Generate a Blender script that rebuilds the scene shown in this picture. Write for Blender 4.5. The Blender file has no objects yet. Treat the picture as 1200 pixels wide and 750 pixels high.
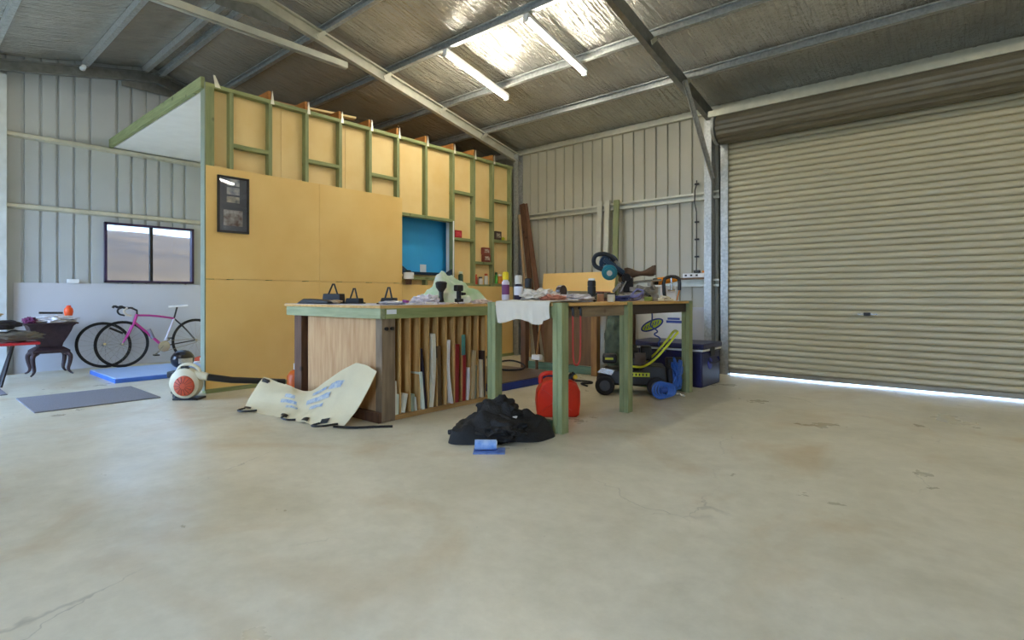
import bpy, bmesh, math, random
from mathutils import Vector, Matrix, Euler, noise

sc = bpy.context.scene
C = sc.collection
R = math.radians
PI = math.pi
random.seed(7)

# ---------------------------------------------------------------- camera
YAW = R(40.8)
cam_d = bpy.data.cameras.new('camera')
cam = bpy.data.objects.new('camera', cam_d)
C.objects.link(cam)
cam.location = (0, 0, 1.08)
cam.rotation_euler = (R(90), 0, YAW)
cam_d.sensor_width = 36.0
cam_d.lens = 36.0 * 638.0 / 1200.0
cam_d.shift_y = -28.0 / 1200.0
cam_d.clip_end = 2000
sc.camera = cam

# ---------------------------------------------------------------- world, sun, exposure
world = bpy.data.worlds.new('world')
sc.world = world
world.use_nodes = True
wn = world.node_tree.nodes
wl = world.node_tree.links
wn.clear()
w_out = wn.new('ShaderNodeOutputWorld')
w_bg = wn.new('ShaderNodeBackground')
w_tc = wn.new('ShaderNodeTexCoord')
w_sep = wn.new('ShaderNodeSeparateXYZ')
w_ramp = wn.new('ShaderNodeValToRGB')
w_ramp.color_ramp.elements[0].position = 0.0
w_ramp.color_ramp.elements[0].color = (0.50, 0.70, 1.0, 1)
w_ramp.color_ramp.elements[1].position = 0.7
w_ramp.color_ramp.elements[1].color = (0.26, 0.48, 0.92, 1)
wl.new(w_tc.outputs['Generated'], w_sep.inputs[0])
wl.new(w_sep.outputs['Z'], w_ramp.inputs[0])
wl.new(w_ramp.outputs[0], w_bg.inputs[0])
wl.new(w_bg.outputs[0], w_out.inputs[0])
w_bg.inputs[1].default_value = 10.0
# midday sun over the open side of the shed: it falls through both front openings
sun_d = bpy.data.lights.new('sun', 'SUN')
sun_d.energy = 5.5
sun_d.angle = R(0.6)
sun_d.color = (1.0, 0.98, 0.96)
sun = bpy.data.objects.new('sun', sun_d)
C.objects.link(sun)
sun.rotation_euler = (R(28), 0, R(6))

TUBE_POWER = 72.0
sc.view_settings.view_transform = 'Standard'
sc.view_settings.look = 'None'
sc.view_settings.gamma = 1.0
sc.view_settings.use_curve_mapping = False
sc.view_settings.exposure = 0.72

# ---------------------------------------------------------------- helpers
def lin(h):
    h = h.lstrip('#')
    o = []
    for i in (0, 2, 4):
        v = int(h[i:i + 2], 16) / 255.0
        o.append(v / 12.92 if v <= 0.04045 else ((v + 0.055) / 1.055) ** 2.4)
    return (o[0], o[1], o[2], 1.0)

MATS = {}
def mat(name, col, rough=0.6, metal=0.0, var=0.12, scale=6.0, bump=0.0, bscale=60.0, stretch=(1, 1, 1), col2=None,
        alpha=1.0, trans=0.0, emit=0.0, spec=0.5, detail=4.0):
    if name in MATS:
        return MATS[name]
    m = bpy.data.materials.new(name)
    m.use_nodes = True
    nt = m.node_tree
    b = nt.nodes['Principled BSDF']
    tc = nt.nodes.new('ShaderNodeTexCoord')
    mp = nt.nodes.new('ShaderNodeMapping')
    mp.inputs['Scale'].default_value = stretch
    nt.links.new(tc.outputs['Object'], mp.inputs[0])
    nz = nt.nodes.new('ShaderNodeTexNoise')
    nz.inputs['Scale'].default_value = scale
    nz.inputs['Detail'].default_value = detail
    nt.links.new(mp.outputs[0], nz.inputs[0])
    rp = nt.nodes.new('ShaderNodeValToRGB')
    c = lin(col)
    if col2:
        c2 = lin(col2)
    else:
        c2 = tuple(x * (1 - var) for x in c[:3]) + (1,)
        c = tuple(min(1, x * (1 + var * 0.5)) for x in c[:3]) + (1,)
    rp.color_ramp.elements[0].color = c2
    rp.color_ramp.elements[0].position = 0.32
    rp.color_ramp.elements[1].color = c
    rp.color_ramp.elements[1].position = 0.68
    nt.links.new(nz.outputs[0], rp.inputs[0])
    nt.links.new(rp.outputs[0], b.inputs['Base Color'])
    b.inputs['Roughness'].default_value = rough
    b.inputs['Metallic'].default_value = metal
    b.inputs['Specular IOR Level'].default_value = spec
    b.inputs['Alpha'].default_value = alpha
    b.inputs['Transmission Weight'].default_value = trans
    if emit:
        b.inputs['Emission Color'].default_value = lin(col)
        b.inputs['Emission Strength'].default_value = emit
    if bump:
        n2 = nt.nodes.new('ShaderNodeTexNoise')
        n2.inputs['Scale'].default_value = bscale
        n2.inputs['Detail'].default_value = 3
        nt.links.new(mp.outputs[0], n2.inputs[0])
        bp = nt.nodes.new('ShaderNodeBump')
        bp.inputs['Strength'].default_value = bump
        bp.inputs['Distance'].default_value = 0.02
        nt.links.new(n2.outputs[0], bp.inputs['Height'])
        nt.links.new(bp.outputs[0], b.inputs['Normal'])
    MATS[name] = m
    return m

def wood(name, col, col2, axis='z', rough=0.65, scale=5.0, knots=True):
    st = {'x': (0.12, 1, 1), 'y': (1, 0.12, 1), 'z': (1, 1, 0.12)}[axis]
    m = mat(name, col, rough, col2=col2, scale=scale * 3, stretch=tuple(s * 1.6 for s in st), bump=0.15, bscale=40)
    if knots and not m.get('k'):
        m['k'] = 1
        nt = m.node_tree
        b = nt.nodes['Principled BSDF']
        src = b.inputs['Base Color'].links[0].from_socket
        tc = nt.nodes.new('ShaderNodeTexCoord')
        vo = nt.nodes.new('ShaderNodeTexVoronoi')
        vo.inputs['Scale'].default_value = 4.2
        nt.links.new(tc.outputs['Object'], vo.inputs[0])
        rp = nt.nodes.new('ShaderNodeValToRGB')
        rp.color_ramp.elements[0].position = 0.06
        rp.color_ramp.elements[0].color = (0.25, 0.2, 0.16, 1)
        rp.color_ramp.elements[1].position = 0.14
        rp.color_ramp.elements[1].color = (1, 1, 1, 1)
        nt.links.new(vo.outputs['Distance'], rp.inputs[0])
        mx = nt.nodes.new('ShaderNodeMix')
        mx.data_type = 'RGBA'
        mx.blend_type = 'MULTIPLY'
        mx.inputs[0].default_value = 0.8
        nt.links.new(src, mx.inputs[6])
        nt.links.new(rp.outputs[0], mx.inputs[7])
        nt.links.new(mx.outputs[2], b.inputs['Base Color'])
    return m

class MB:
    def __init__(self):
        self.v, self.f, self.m = [], [], []
        self.cur = 0
        self.M = None
    def add(self, vs, fs):
        o = len(self.v)
        for p in vs:
            p = Vector(p)
            self.v.append(self.M @ p if self.M else p)
        for f in fs:
            self.f.append([i + o for i in f])
            self.m.append(self.cur)
        return self
    def box(self, x0, x1, y0, y1, z0, z1):
        vs = [(x, y, z) for z in (z0, z1) for y in (y0, y1) for x in (x0, x1)]
        return self.add(vs, [(0, 2, 3, 1), (4, 5, 7, 6), (0, 1, 5, 4), (1, 3, 7, 5), (3, 2, 6, 7), (2, 0, 4, 6)])
    def obox(self, c, size, rot=(0, 0, 0)):
        m = Euler([R(a) for a in rot]).to_matrix()
        vs = []
        for z in (-.5, .5):
            for y in (-.5, .5):
                for x in (-.5, .5):
                    vs.append(Vector(c) + m @ Vector((x * size[0], y * size[1], z * size[2])))
        return self.add(vs, [(0, 2, 3, 1), (4, 5, 7, 6), (0, 1, 5, 4), (1, 3, 7, 5), (3, 2, 6, 7), (2, 0, 4, 6)])
    def sweep(self, poly, p0, p1, side, up):
        p0, p1, side, up = Vector(p0), Vector(p1), Vector(side).normalized(), Vector(up).normalized()
        n = len(poly)
        vs = [p + side * a + up * b for p in (p0, p1) for a, b in poly]
        fs = [(i, (i + 1) % n, n + (i + 1) % n, n + i) for i in range(n)]
        fs += [tuple(range(n))[::-1], tuple(range(n, 2 * n))]
        return self.add(vs, fs)
    def bar(self, p0, p1, w, h, up=(0, 0, 1)):
        p0, p1 = Vector(p0), Vector(p1)
        d = (p1 - p0).normalized()
        s = d.cross(Vector(up))
        if s.length < 1e-4:
            s = d.cross(Vector((1, 0, 0)))
        s.normalize()
        u = s.cross(d).normalized()
        return self.sweep([(-w / 2, -h / 2), (w / 2, -h / 2), (w / 2, h / 2), (-w / 2, h / 2)], p0, p1, s, u)
    def cbar(self, p0, p1, side, up, w, h, t=0.006, lip=0.018):
        # C section: web at 0, flanges reach w along side, height 0..h along up
        a = [(0, 0), (w, 0), (w, lip), (w - t, lip), (w - t, t), (t, t), (t, h - t), (w - t, h - t), (w - t, h - lip), (w, h - lip), (w, h), (0, h)]
        p0, p1, side, up = Vector(p0), Vector(p1), Vector(side).normalized(), Vector(up).normalized()
        n = len(a)
        vs = [p + side * x + up * y for p in (p0, p1) for x, y in a]
        fs = [(i, (i + 1) % n, n + (i + 1) % n, n + i) for i in range(n)]
        return self.add(vs, fs)
    def ring(self, c, d, r, n, ref=None):
        d = Vector(d).normalized()
        a = d.cross(Vector((0, 0, 1)))
        if a.length < 1e-3:
            a = d.cross(Vector((1, 0, 0)))
        if ref is not None:
            a = ref - d * ref.dot(d)
        a.normalize()
        b = d.cross(a)
        return [Vector(c) + a * math.cos(2 * PI * i / n) * r + b * math.sin(2 * PI * i / n) * r for i in range(n)], a
    def cyl(self, p0, p1, r0, r1=None, n=14):
        r1 = r0 if r1 is None else r1
        p0, p1 = Vector(p0), Vector(p1)
        A, a = self.ring(p0, p1 - p0, r0, n)
        B, a = self.ring(p1, p1 - p0, r1, n, a)
        return self.add(A + B, [(i, (i + 1) % n, n + (i + 1) % n, n + i) for i in range(n)] + [tuple(range(n))[::-1], tuple(range(n, 2 * n))])
    def tube(self, pts, r, n=8, closed=False, smooth=0):
        pts = [Vector(p) for p in pts]
        for _ in range(smooth):
            q = [] if closed else [pts[0]]
            L = len(pts)
            for i in range(L if closed else L - 1):
                a, b = pts[i], pts[(i + 1) % L]
                q += [a * .75 + b * .25, a * .25 + b * .75]
            if not closed:
                q.append(pts[-1])
            pts = q
        L = len(pts)
        vs, ref = [], None
        rr = r if callable(r) else (lambda t: r)
        for i, p in enumerate(pts):
            if closed:
                d = pts[(i + 1) % L] - pts[i - 1]
            else:
                d = pts[min(i + 1, L - 1)] - pts[max(i - 1, 0)]
            ring, ref = self.ring(p, d, rr(i / max(1, L - 1)), n, ref)
            vs += ring
        fs = []
        for i in range(L if closed else L - 1):
            j = (i + 1) % L
            for k in range(n):
                fs.append((i * n + k, i * n + (k + 1) % n, j * n + (k + 1) % n, j * n + k))
        if not closed:
            fs += [tuple(range(n))[::-1], tuple(range((L - 1) * n, L * n))]
        return self.add(vs, fs)
    def lathe(self, prof, c=(0, 0, 0), n=20, axis='z'):
        vs = []
        for r, z in prof:
            for i in range(n):
                a = 2 * PI * i / n
                p = (r * math.cos(a), r * math.sin(a), z)
                if axis == 'y':
                    p = (p[0], p[2], p[1])
                if axis == 'x':
                    p = (p[2], p[0], p[1])
                vs.append(Vector(c) + Vector(p))
        fs = []
        for k in range(len(prof) - 1):
            for i in range(n):
                j = (i + 1) % n
                fs.append((k * n + i, k * n + j, (k + 1) * n + j, (k + 1) * n + i))
        fs += [tuple(range(n))[::-1], tuple(range((len(prof) - 1) * n, len(prof) * n))]
        return self.add(vs, fs)
    def prism(self, poly, axis, a0, a1):
        # poly of 2D points in the plane normal to axis
        n = len(poly)
        def P(u, w, a):
            return {'x': (a, u, w), 'y': (u, a, w), 'z': (u, w, a)}[axis]
        vs = [P(u, w, a) for a in (a0, a1) for u, w in poly]
        fs = [(i, (i + 1) % n, n + (i + 1) % n, n + i) for i in range(n)]
        fs += [tuple(range(n))[::-1], tuple(range(n, 2 * n))]
        return self.add(vs, fs)
    def grid(self, fn, nu, nv, thick=0.0):
        vs = [Vector(fn(i / nu, j / nv)) for j in range(nv + 1) for i in range(nu + 1)]
        W = nu + 1
        fs = [(j * W + i, j * W + i + 1, (j + 1) * W + i + 1, (j + 1) * W + i) for j in range(nv) for i in range(nu)]
        if thick:
            ns = []
            for j in range(nv + 1):
                for i in range(nu + 1):
                    a = vs[j * W + min(i + 1, nu)] - vs[j * W + max(i - 1, 0)]
                    b = vs[min(j + 1, nv) * W + i] - vs[max(j - 1, 0) * W + i]
                    n = a.cross(b)
                    ns.append(n.normalized() if n.length > 1e-9 else Vector((0, 0, 1)))
            N = len(vs)
            vs = vs + [v - n * thick for v, n in zip(vs, ns)]
            fs += [tuple(N + k for k in reversed(f)) for f in fs[:]]
            edge = [i for i in range(W)] + [j * W + nu for j in range(1, nv + 1)] + [nv * W + i for i in range(nu - 1, -1, -1)] + [j * W for j in range(nv - 1, 0, -1)]
            for k in range(len(edge)):
                a, b = edge[k], edge[(k + 1) % len(edge)]
                fs.append((b, a, N + a, N + b))
        return self.add(vs, fs)
    def blob(self, c, r, amp=0.15, freq=3.0, seed=0, sub=3, flat=None):
        bm = bmesh.new()
        bmesh.ops.create_icosphere(bm, subdivisions=sub, radius=1)
        vs = []
        for v in bm.verts:
            p = v.co.copy()
            d = 1 + amp * noise.noise(p * freq + Vector((seed * 7.3, seed, 0))) + amp * .5 * noise.noise(p * freq * 2.3 + Vector((seed, seed * 3.1, 5)))
            q = Vector(c) + Vector((p.x * r[0] * d, p.y * r[1] * d, p.z * r[2] * d))
            if flat is not None and q.z < flat:
                q.z = flat
            vs.append(q)
        fs = [[v.index for v in f.verts] for f in bm.faces]
        bm.free()
        return self.add(vs, fs)

def base(o):
    while o.parent:
        o = o.parent
    return o

INV = {}
def mesh_obj(name, mb, mats, loc=(0, 0, 0), bevel=0.0, smooth=True, inv=None):
    me = bpy.data.meshes.new(name)
    M = inv if inv is not None else Matrix.Translation(-Vector(loc))
    me.from_pydata([M @ v for v in mb.v], [], mb.f)
    if not isinstance(mats, (list, tuple)):
        mats = [mats]
    for m in mats:
        me.materials.append(m)
    for p, i in zip(me.polygons, mb.m):
        p.material_index = i
    bm = bmesh.new()
    bm.from_mesh(me)
    bmesh.ops.recalc_face_normals(bm, faces=bm.faces)
    bm.to_mesh(me)
    bm.free()
    if smooth:
        me.polygons.foreach_set('use_smooth', [True] * len(me.polygons))
        me.set_sharp_from_angle(angle=R(38))
    o = bpy.data.objects.new(name, me)
    C.objects.link(o)
    if bevel:
        b = o.modifiers.new('bevel', 'BEVEL')
        b.width = bevel
        b.segments = 2
        b.limit_method = 'ANGLE'
        b.angle_limit = R(50)
        b.harden_normals = False
    return o

def thing(name, label, cat, loc, rz=0.0, group=None, local=False):
    o = bpy.data.objects.new(name, None)
    o.empty_display_size = 0.1
    C.objects.link(o)
    o.location = loc
    o.rotation_euler = (0, 0, R(rz))
    o['label'] = label
    o['category'] = cat
    if group:
        o['group'] = group
    INV[o.name] = Matrix() if local else (Matrix.Translation(loc) @ Matrix.Rotation(R(rz), 4, 'Z')).inverted()
    return o

def struct(name):
    o = bpy.data.objects.new(name, None)
    C.objects.link(o)
    o['kind'] = 'structure'
    INV[o.name] = Matrix()
    return o

def part(name, mb, mats, parent, bevel=0.0, smooth=True, label=None, kind=None):
    o = mesh_obj(name, mb, mats, bevel=bevel, smooth=smooth, inv=INV[base(parent).name])
    o.parent = parent
    if label:
        o['label'] = label
    if kind:
        o['kind'] = kind
    return o

def single(name, mb, mats, label, cat, loc, group=None, bevel=0.0, smooth=True, kind=None):
    o = mesh_obj(name, mb, mats, loc=loc, bevel=bevel, smooth=smooth)
    o.location = loc
    o['label'] = label
    o['category'] = cat
    if group:
        o['group'] = group
    if kind:
        o['kind'] = kind
    return o

def sbox(name, mats, parent, *b, bevel=0.0, label=None):
    return part(name, MB().box(*b), mats, parent, bevel=bevel, label=label)

# ---------------------------------------------------------------- materials
m_clad = mat('cladding_steel', '#bab7a6', 0.42, 0.0, var=0.05, scale=2, spec=0.6)
m_galv = mat('galvanised_steel', '#b4b7b6', 0.4, 0.5, var=0.25, scale=30)
m_galv_l = mat('light_girt_steel', '#c9c8b8', 0.45, 0.3, var=0.1, scale=10)
m_rafter = mat('dull_rafter_steel', '#8b8d8a', 0.42, 0.6, var=0.2, scale=12)
m_door = mat('roller_door_steel', '#bfb89e', 0.36, 0.0, var=0.04, scale=2, spec=0.7)
m_white = mat('white_paint', '#eef0f2', 0.55, var=0.04)
m_dado = mat('dado_board_white', '#c6c9d2', 0.5, var=0.04, scale=1.5)
m_black = mat('black_plastic', '#17171a', 0.45, var=0.3)
m_rubber = mat('black_rubber', '#1b1b1d', 0.8, var=0.3)
m_dark = mat('dark_metal', '#2b2a2c', 0.45, 0.6)
m_chrome = mat('bright_metal', '#c8cace', 0.25, 0.9, var=0.1)
m_yellow = mat('yellow_board', '#f3d088', 0.5, col2='#eac276', scale=1.3, detail=8, spec=0.35)
m_yellow2 = mat('yellow_lining', '#f3d79c', 0.6, col2='#ecca88', scale=2.2, detail=8, spec=0.3)
m_green_z = wood('treated_pine_upright', '#959c6e', '#7a855a', 'z')
m_green_x = wood('treated_pine_across', '#959c6e', '#7a855a', 'x')
m_green_y = wood('treated_pine_along', '#989f6c', '#7c8759', 'y')
m_dgreen = wood('dark_green_pine', '#5d7a63', '#4b6653', 'x')
m_ply_z = wood('end_plywood', '#d0a878', '#b98a58', 'z', knots=False)
m_div = wood('divider_pine', '#d9b070', '#b98c4c', 'z', knots=False)
m_grey_wood = wood('weathered_post', '#8e7a60', '#6e5b45', 'z')
m_brown_z = wood('brown_board', '#6b4a34', '#4e3323', 'z')
m_brown_y = wood('brown_rail', '#83684b', '#614a34', 'y')
m_bench = wood('bench_sheet', '#d9b271', '#c79a57', 'y', knots=False)
m_brown_panel = wood('brown_panel', '#7c5a34', '#674827', 'z', knots=False)

def mat_foil():
    m = mat('foil_insulation', '#d2d0c8', 0.27, 0.68, var=0.12, scale=3)
    nt = m.node_tree
    b = nt.nodes['Principled BSDF']
    tc = nt.nodes.new('ShaderNodeTexCoord')
    mp = nt.nodes.new('ShaderNodeMapping')
    mp.inputs['Scale'].default_value = (26, 2.2, 2.2)
    nt.links.new(tc.outputs['Object'], mp.inputs[0])
    n1 = nt.nodes.new('ShaderNodeTexNoise')
    n1.inputs['Scale'].default_value = 1.0
    n1.inputs['Detail'].default_value = 3
    n1.inputs['Distortion'].default_value = 0.6
    nt.links.new(mp.outputs[0], n1.inputs[0])
    n2 = nt.nodes.new('ShaderNodeTexNoise')
    n2.inputs['Scale'].default_value = 22
    n2.inputs['Detail'].default_value = 4
    nt.links.new(tc.outputs['Object'], n2.inputs[0])
    ad = nt.nodes.new('ShaderNodeMath')
    ad.operation = 'MULTIPLY_ADD'
    ad.inputs[1].default_value = 0.35
    nt.links.new(n2.outputs[0], ad.inputs[0])
    nt.links.new(n1.outputs[0], ad.inputs[2])
    bp = nt.nodes.new('ShaderNodeBump')
    bp.inputs['Strength'].default_value = 1.0
    bp.inputs['Distance'].default_value = 0.045
    nt.links.new(ad.outputs[0], bp.inputs['Height'])
    nt.links.new(bp.outputs[0], b.inputs['Normal'])
    return m
m_foil = mat_foil()

def mat_floor():
    m = mat('concrete_floor', '#c3bfae', 0.5)
    nt = m.node_tree
    N, L = nt.nodes, nt.links
    b = N['Principled BSDF']
    tc = N.new('ShaderNodeTexCoord')
    def nz(scale, detail=6, rough=0.6, dist=0.0):
        n = N.new('ShaderNodeTexNoise')
        n.inputs['Scale'].default_value = scale
        n.inputs['Detail'].default_value = detail
        n.inputs['Roughness'].default_value = rough
        n.inputs['Distortion'].default_value = dist
        L.new(tc.outputs['Object'], n.inputs[0])
        return n
    def ramp(src, p0, c0, p1, c1):
        r = N.new('ShaderNodeValToRGB')
        r.color_ramp.elements[0].position = p0
        r.color_ramp.elements[0].color = c0
        r.color_ramp.elements[1].position = p1
        r.color_ramp.elements[1].color = c1
        L.new(src, r.inputs[0])
        return r
    def mix(a, bb, fac, mode='MIX'):
        x = N.new('ShaderNodeMix')
        x.data_type = 'RGBA'
        x.blend_type = mode
        if isinstance(fac, float):
            x.inputs[0].default_value = fac
        else:
            L.new(fac, x.inputs[0])
        L.new(a, x.inputs[6])
        if isinstance(bb, tuple):
            x.inputs[7].default_value = bb
        else:
            L.new(bb, x.inputs[7])
        return x.outputs[2]
    base_c = ramp(nz(0.9, 8, 0.65, 0.4).outputs[0], 0.35, lin('#cdc6ae'), 0.65, lin('#e3dcc6'))
    mott = ramp(nz(9, 8, 0.7).outputs[0], 0.3, (0.86, 0.85, 0.82, 1), 0.7, (1, 1, 1, 1))
    c = mix(base_c.outputs[0], mott.outputs[0], 1.0, 'MULTIPLY')
    rust = ramp(nz(0.75, 5, 0.6, 1.2).outputs[0], 0.54, (0, 0, 0, 1), 0.74, (0.6, 0.55, 0.55, 1))
    c = mix(c, lin('#b79a6a'), rust.outputs[0])
    # thin wandering hairline cracks
    mp = N.new('ShaderNodeMapping')
    L.new(tc.outputs['Object'], mp.inputs[0])
    dn = nz(3.0, 4)
    va = N.new('ShaderNodeVectorMath')
    va.operation = 'MULTIPLY_ADD'
    va.inputs[1].default_value = (0.35, 0.35, 0.0)
    L.new(dn.outputs['Color'], va.inputs[0])
    L.new(mp.outputs[0], va.inputs[2])
    vo = N.new('ShaderNodeTexVoronoi')
    vo.feature = 'DISTANCE_TO_EDGE'
    vo.inputs['Scale'].default_value = 0.55
    L.new(va.outputs[0], vo.inputs[0])
    cr = ramp(vo.outputs['Distance'], 0.0, (1, 1, 1, 1), 0.0035, (0, 0, 0, 1))
    mask = ramp(nz(0.9, 2).outputs[0], 0.52, (0, 0, 0, 1), 0.62, (0.5, 0.5, 0.5, 1))
    mm = N.new('ShaderNodeMix')
    mm.data_type = 'RGBA'
    mm.blend_type = 'MULTIPLY'
    mm.inputs[0].default_value = 1.0
    L.new(cr.outputs[0], mm.inputs[6])
    L.new(mask.outputs[0], mm.inputs[7])
    c = mix(c, lin('#8a8470'), mm.outputs[2])
    sp = ramp(nz(30, 2).outputs[0], 0.75, (0, 0, 0, 1), 0.80, (0.4, 0.5, 0.5, 1))
    c = mix(c, lin('#8b8574'), sp.outputs[0])
    L.new(c, b.inputs['Base Color'])
    rr = ramp(nz(1.4, 6).outputs[0], 0.35, (0.27, 0.27, 0.27, 1), 0.7, (0.46, 0.46, 0.46, 1))
    L.new(rr.outputs[0], b.inputs['Roughness'])
    bp = N.new('ShaderNodeBump')
    bp.inputs['Strength'].default_value = 0.12
    bp.inputs['Distance'].default_value = 0.01
    L.new(nz(14, 6).outputs[0], bp.inputs['Height'])
    L.new(bp.outputs[0], b.inputs['Normal'])
    return m
m_floor = mat_floor()

# ---------------------------------------------------------------- shell
XL, XR, YB, YF = -10.2, 4.45, 7.73, -2.1
YR = 2.87
def ZR(y):
    return 4.78 - 0.208 * abs(y - YR)

fl = single('floor', MB().box(XL - .05, XR + .05, YF - .05, YB + .05, -0.15, 0.0), m_floor, '', '', (0, 0, 0))
for k in ('label', 'category'):
    del fl[k]
fl['kind'] = 'structure'

def clad_sheets(parent, axis, pos, out, a0, a1, zlo, zhi, m, sheet=0.76):
    """ribbed wall sheets; axis = direction the sheets follow, pos = inner face, out = +1/-1 outward."""
    a = a0
    while a < a1 - 1e-3:
        b = min(a + sheet, a1)
        prof = []
        t = a
        while t < b - 1e-3:
            for dt, d in ((0, 0.0), (0.15, 0.0), (0.157, 0.028), (0.183, 0.028), (0.19, 0.0)):
                if t + dt <= b + 1e-6:
                    if not prof or t + dt > prof[-1][0] + 1e-6:
                        prof.append((t + dt, d))
            t += 0.19
        if prof[-1][0] < b - 1e-4:
            prof.append((b, 0.0))
        vs, fs = [], []
        for q, d in prof:
            z0 = zlo
            z1 = zhi(q) if callable(zhi) else zhi
            for z in (z0, z1):
                p = pos + out * d
                vs.append((q, p, z) if axis == 'x' else (p, q, z))
        for i in range(len(prof) - 1):
            fs.append((2 * i, 2 * i + 2, 2 * i + 3, 2 * i + 1))
        part('cladding_sheet', MB().add(vs, fs), m, parent, smooth=False)
        a = b

# wall_left: the gable end with the window
m_clad_daylit = mat('daylit_cladding_steel', '#b3b8ba', 0.42, 0.0, var=0.05, scale=2, spec=0.6)  # greyer copy of the cladding, cool daylight cast put into its colour
wall_l = struct('wall_left')
WY0, WY1, WZ0, WZ1 = 2.23, 3.48, 1.29, 2.22
zg = lambda y: ZR(y) + 0.06
clad_sheets(wall_l, 'y', XL, -1, YF, WY0, 0, zg, m_clad_daylit)
clad_sheets(wall_l, 'y', XL, -1, WY1, YB, 0, zg, m_clad_daylit)
clad_sheets(wall_l, 'y', XL, -1, WY0, WY1, 0, WZ0, m_clad_daylit, sheet=1.3)
clad_sheets(wall_l, 'y', XL, -1, WY0, WY1, WZ1, zg, m_clad_daylit, sheet=0.76)
def girt_y(z, y0, y1, parent, x=XL):
    mb = MB()
    mb.sweep([(0, -.04), (.012, -.04), (.06, -.022), (.06, .022), (.012, .04), (0, .04)], (x, y0, z), (x, y1, z), (1, 0, 0), (0, 0, 1))
    part('girt', mb, m_galv_l, parent, smooth=False)
def girt_x(z, x0, x1, parent, y=YB, m=None, s=-1):
    mb = MB()
    mb.sweep([(0, -.055), (.08, -.055), (.08, -.02), (.072, -.02), (.072, -.047), (.008, -.047), (.008, .047), (.072, .047), (.072, .025), (.08, .025), (.08, .055), (0, .055)], (x0, y, z), (x1, y, z), (0, s, 0), (0, 0, 1))
    part('girt', mb, m or m_galv_l, parent, smooth=False)
for z in (3.33, 2.34):
    girt_y(z, YF, YB, wall_l)
sbox('dado_board', m_dado, wall_l, XL + .002, XL + .03, 1.2, 4.28, 0.0, 1.27, bevel=.002)
# light mullion column standing against the end wall
part('column', MB().box(XL + .0, XL + .14, 1.02, 1.12, 0.0, ZR(1.07) - .3), mat('column_paint', '#c9cfd0', 0.45, 0.2), wall_l, bevel=.004)
part('junction_box', MB().box(XL + .03, XL + .06, 1.78, 1.92, 1.27, 1.33), m_white, wall_l, bevel=.003)
part('gable_bracket', MB().cyl((XL + .1, 1.95, ZR(1.95) - .13), (XL + .2, 1.95, ZR(1.95) - .13), .04, .03), m_white, wall_l)

# window_1
m_winf = mat('window_frame_paint', '#3d3050', 0.4, 0.3)
win = struct('window_1')
mb = MB()
for b in ((XL - .05, XL + .05, WY0, WY1, WZ0, WZ0 + .035), (XL - .05, XL + .05, WY0, WY1, WZ1 - .035, WZ1),
          (XL - .05, XL + .05, WY0, WY0 + .035, WZ0, WZ1), (XL - .05, XL + .05, WY1 - .035, WY1, WZ0, WZ1)):
    mb.box(*b)
part('window_frame', mb, m_winf, win, bevel=.003)
ym = (WY0 + WY1) / 2
part('mullion', MB().box(XL - .03, XL + .04, ym - .02, ym + .02, WZ0 + .03, WZ1 - .03), m_dark, win, bevel=.003)
m_glass = mat('window_glass', '#8f9698', 0.02, 0, var=0, trans=1.0)
for a, b in ((WY0 + .03, ym - .015), (ym + .015, WY1 - .03)):
    part('pane', MB().box(XL - .004, XL, a, b, WZ0 + .03, WZ1 - .03), m_glass, win)

# wall_back with the roller door
DX0, DX1, DZ = -2.68, 0.62, 3.25
wall_b = struct('wall_back')
ze = ZR(YB) + .06
clad_sheets(wall_b, 'x', YB, 1, XL, DX0 - .02, 0, ze, m_clad)
clad_sheets(wall_b, 'x', YB, 1, DX1 + .02, XR, 0, ze, m_clad)
clad_sheets(wall_b, 'x', YB, 1, DX0 - .02, DX1 + .02, DZ + .02, ze, m_clad)
for z in (2.51, 1.27):
    girt_x(z, XL, DX0 - .1, wall_b)
    girt_x(z, DX1 + .1, XR, wall_b)
mb = MB()
mb.sweep([(0, 0), (.07, 0), (.07, .02), (.02, .03), (.02, .1), (0, .1)], (XL, YB, 3.665), (XR, YB, 3.665), (0, -1, 0), (0, 0, 1))
part('eave_purlin', mb, m_galv_l, wall_b, smooth=False)

# wall_right, wall_front (an open doorway and an added opening let daylight in)
wall_r = struct('wall_right')
clad_sheets(wall_r, 'y', XR, 1, YF, YB, 0, zg, m_clad)
for z in (1.27, 2.4):
    girt_y(z, YF, YB, wall_r, XR - .06)
wall_f = struct('wall_front')
OP = [(-10.0, -6.65), (-1.1, 0.3)]  # the second, behind the camera, is added for fill light
xs = [XL] + [v for o in OP for v in o] + [XR]
for i in range(0, len(xs), 2):
    clad_sheets(wall_f, 'x', YF, -1, xs[i], xs[i + 1], 0, ze, m_clad)
for a, b in OP:
    clad_sheets(wall_f, 'x', YF, -1, a, b, 3.2, ze, m_clad)
    for x in (a, b):
        part('door_jamb', MB().box(x - .05, x + .05, YF, YF + .1, 0, ze), m_galv, wall_f)

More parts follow.
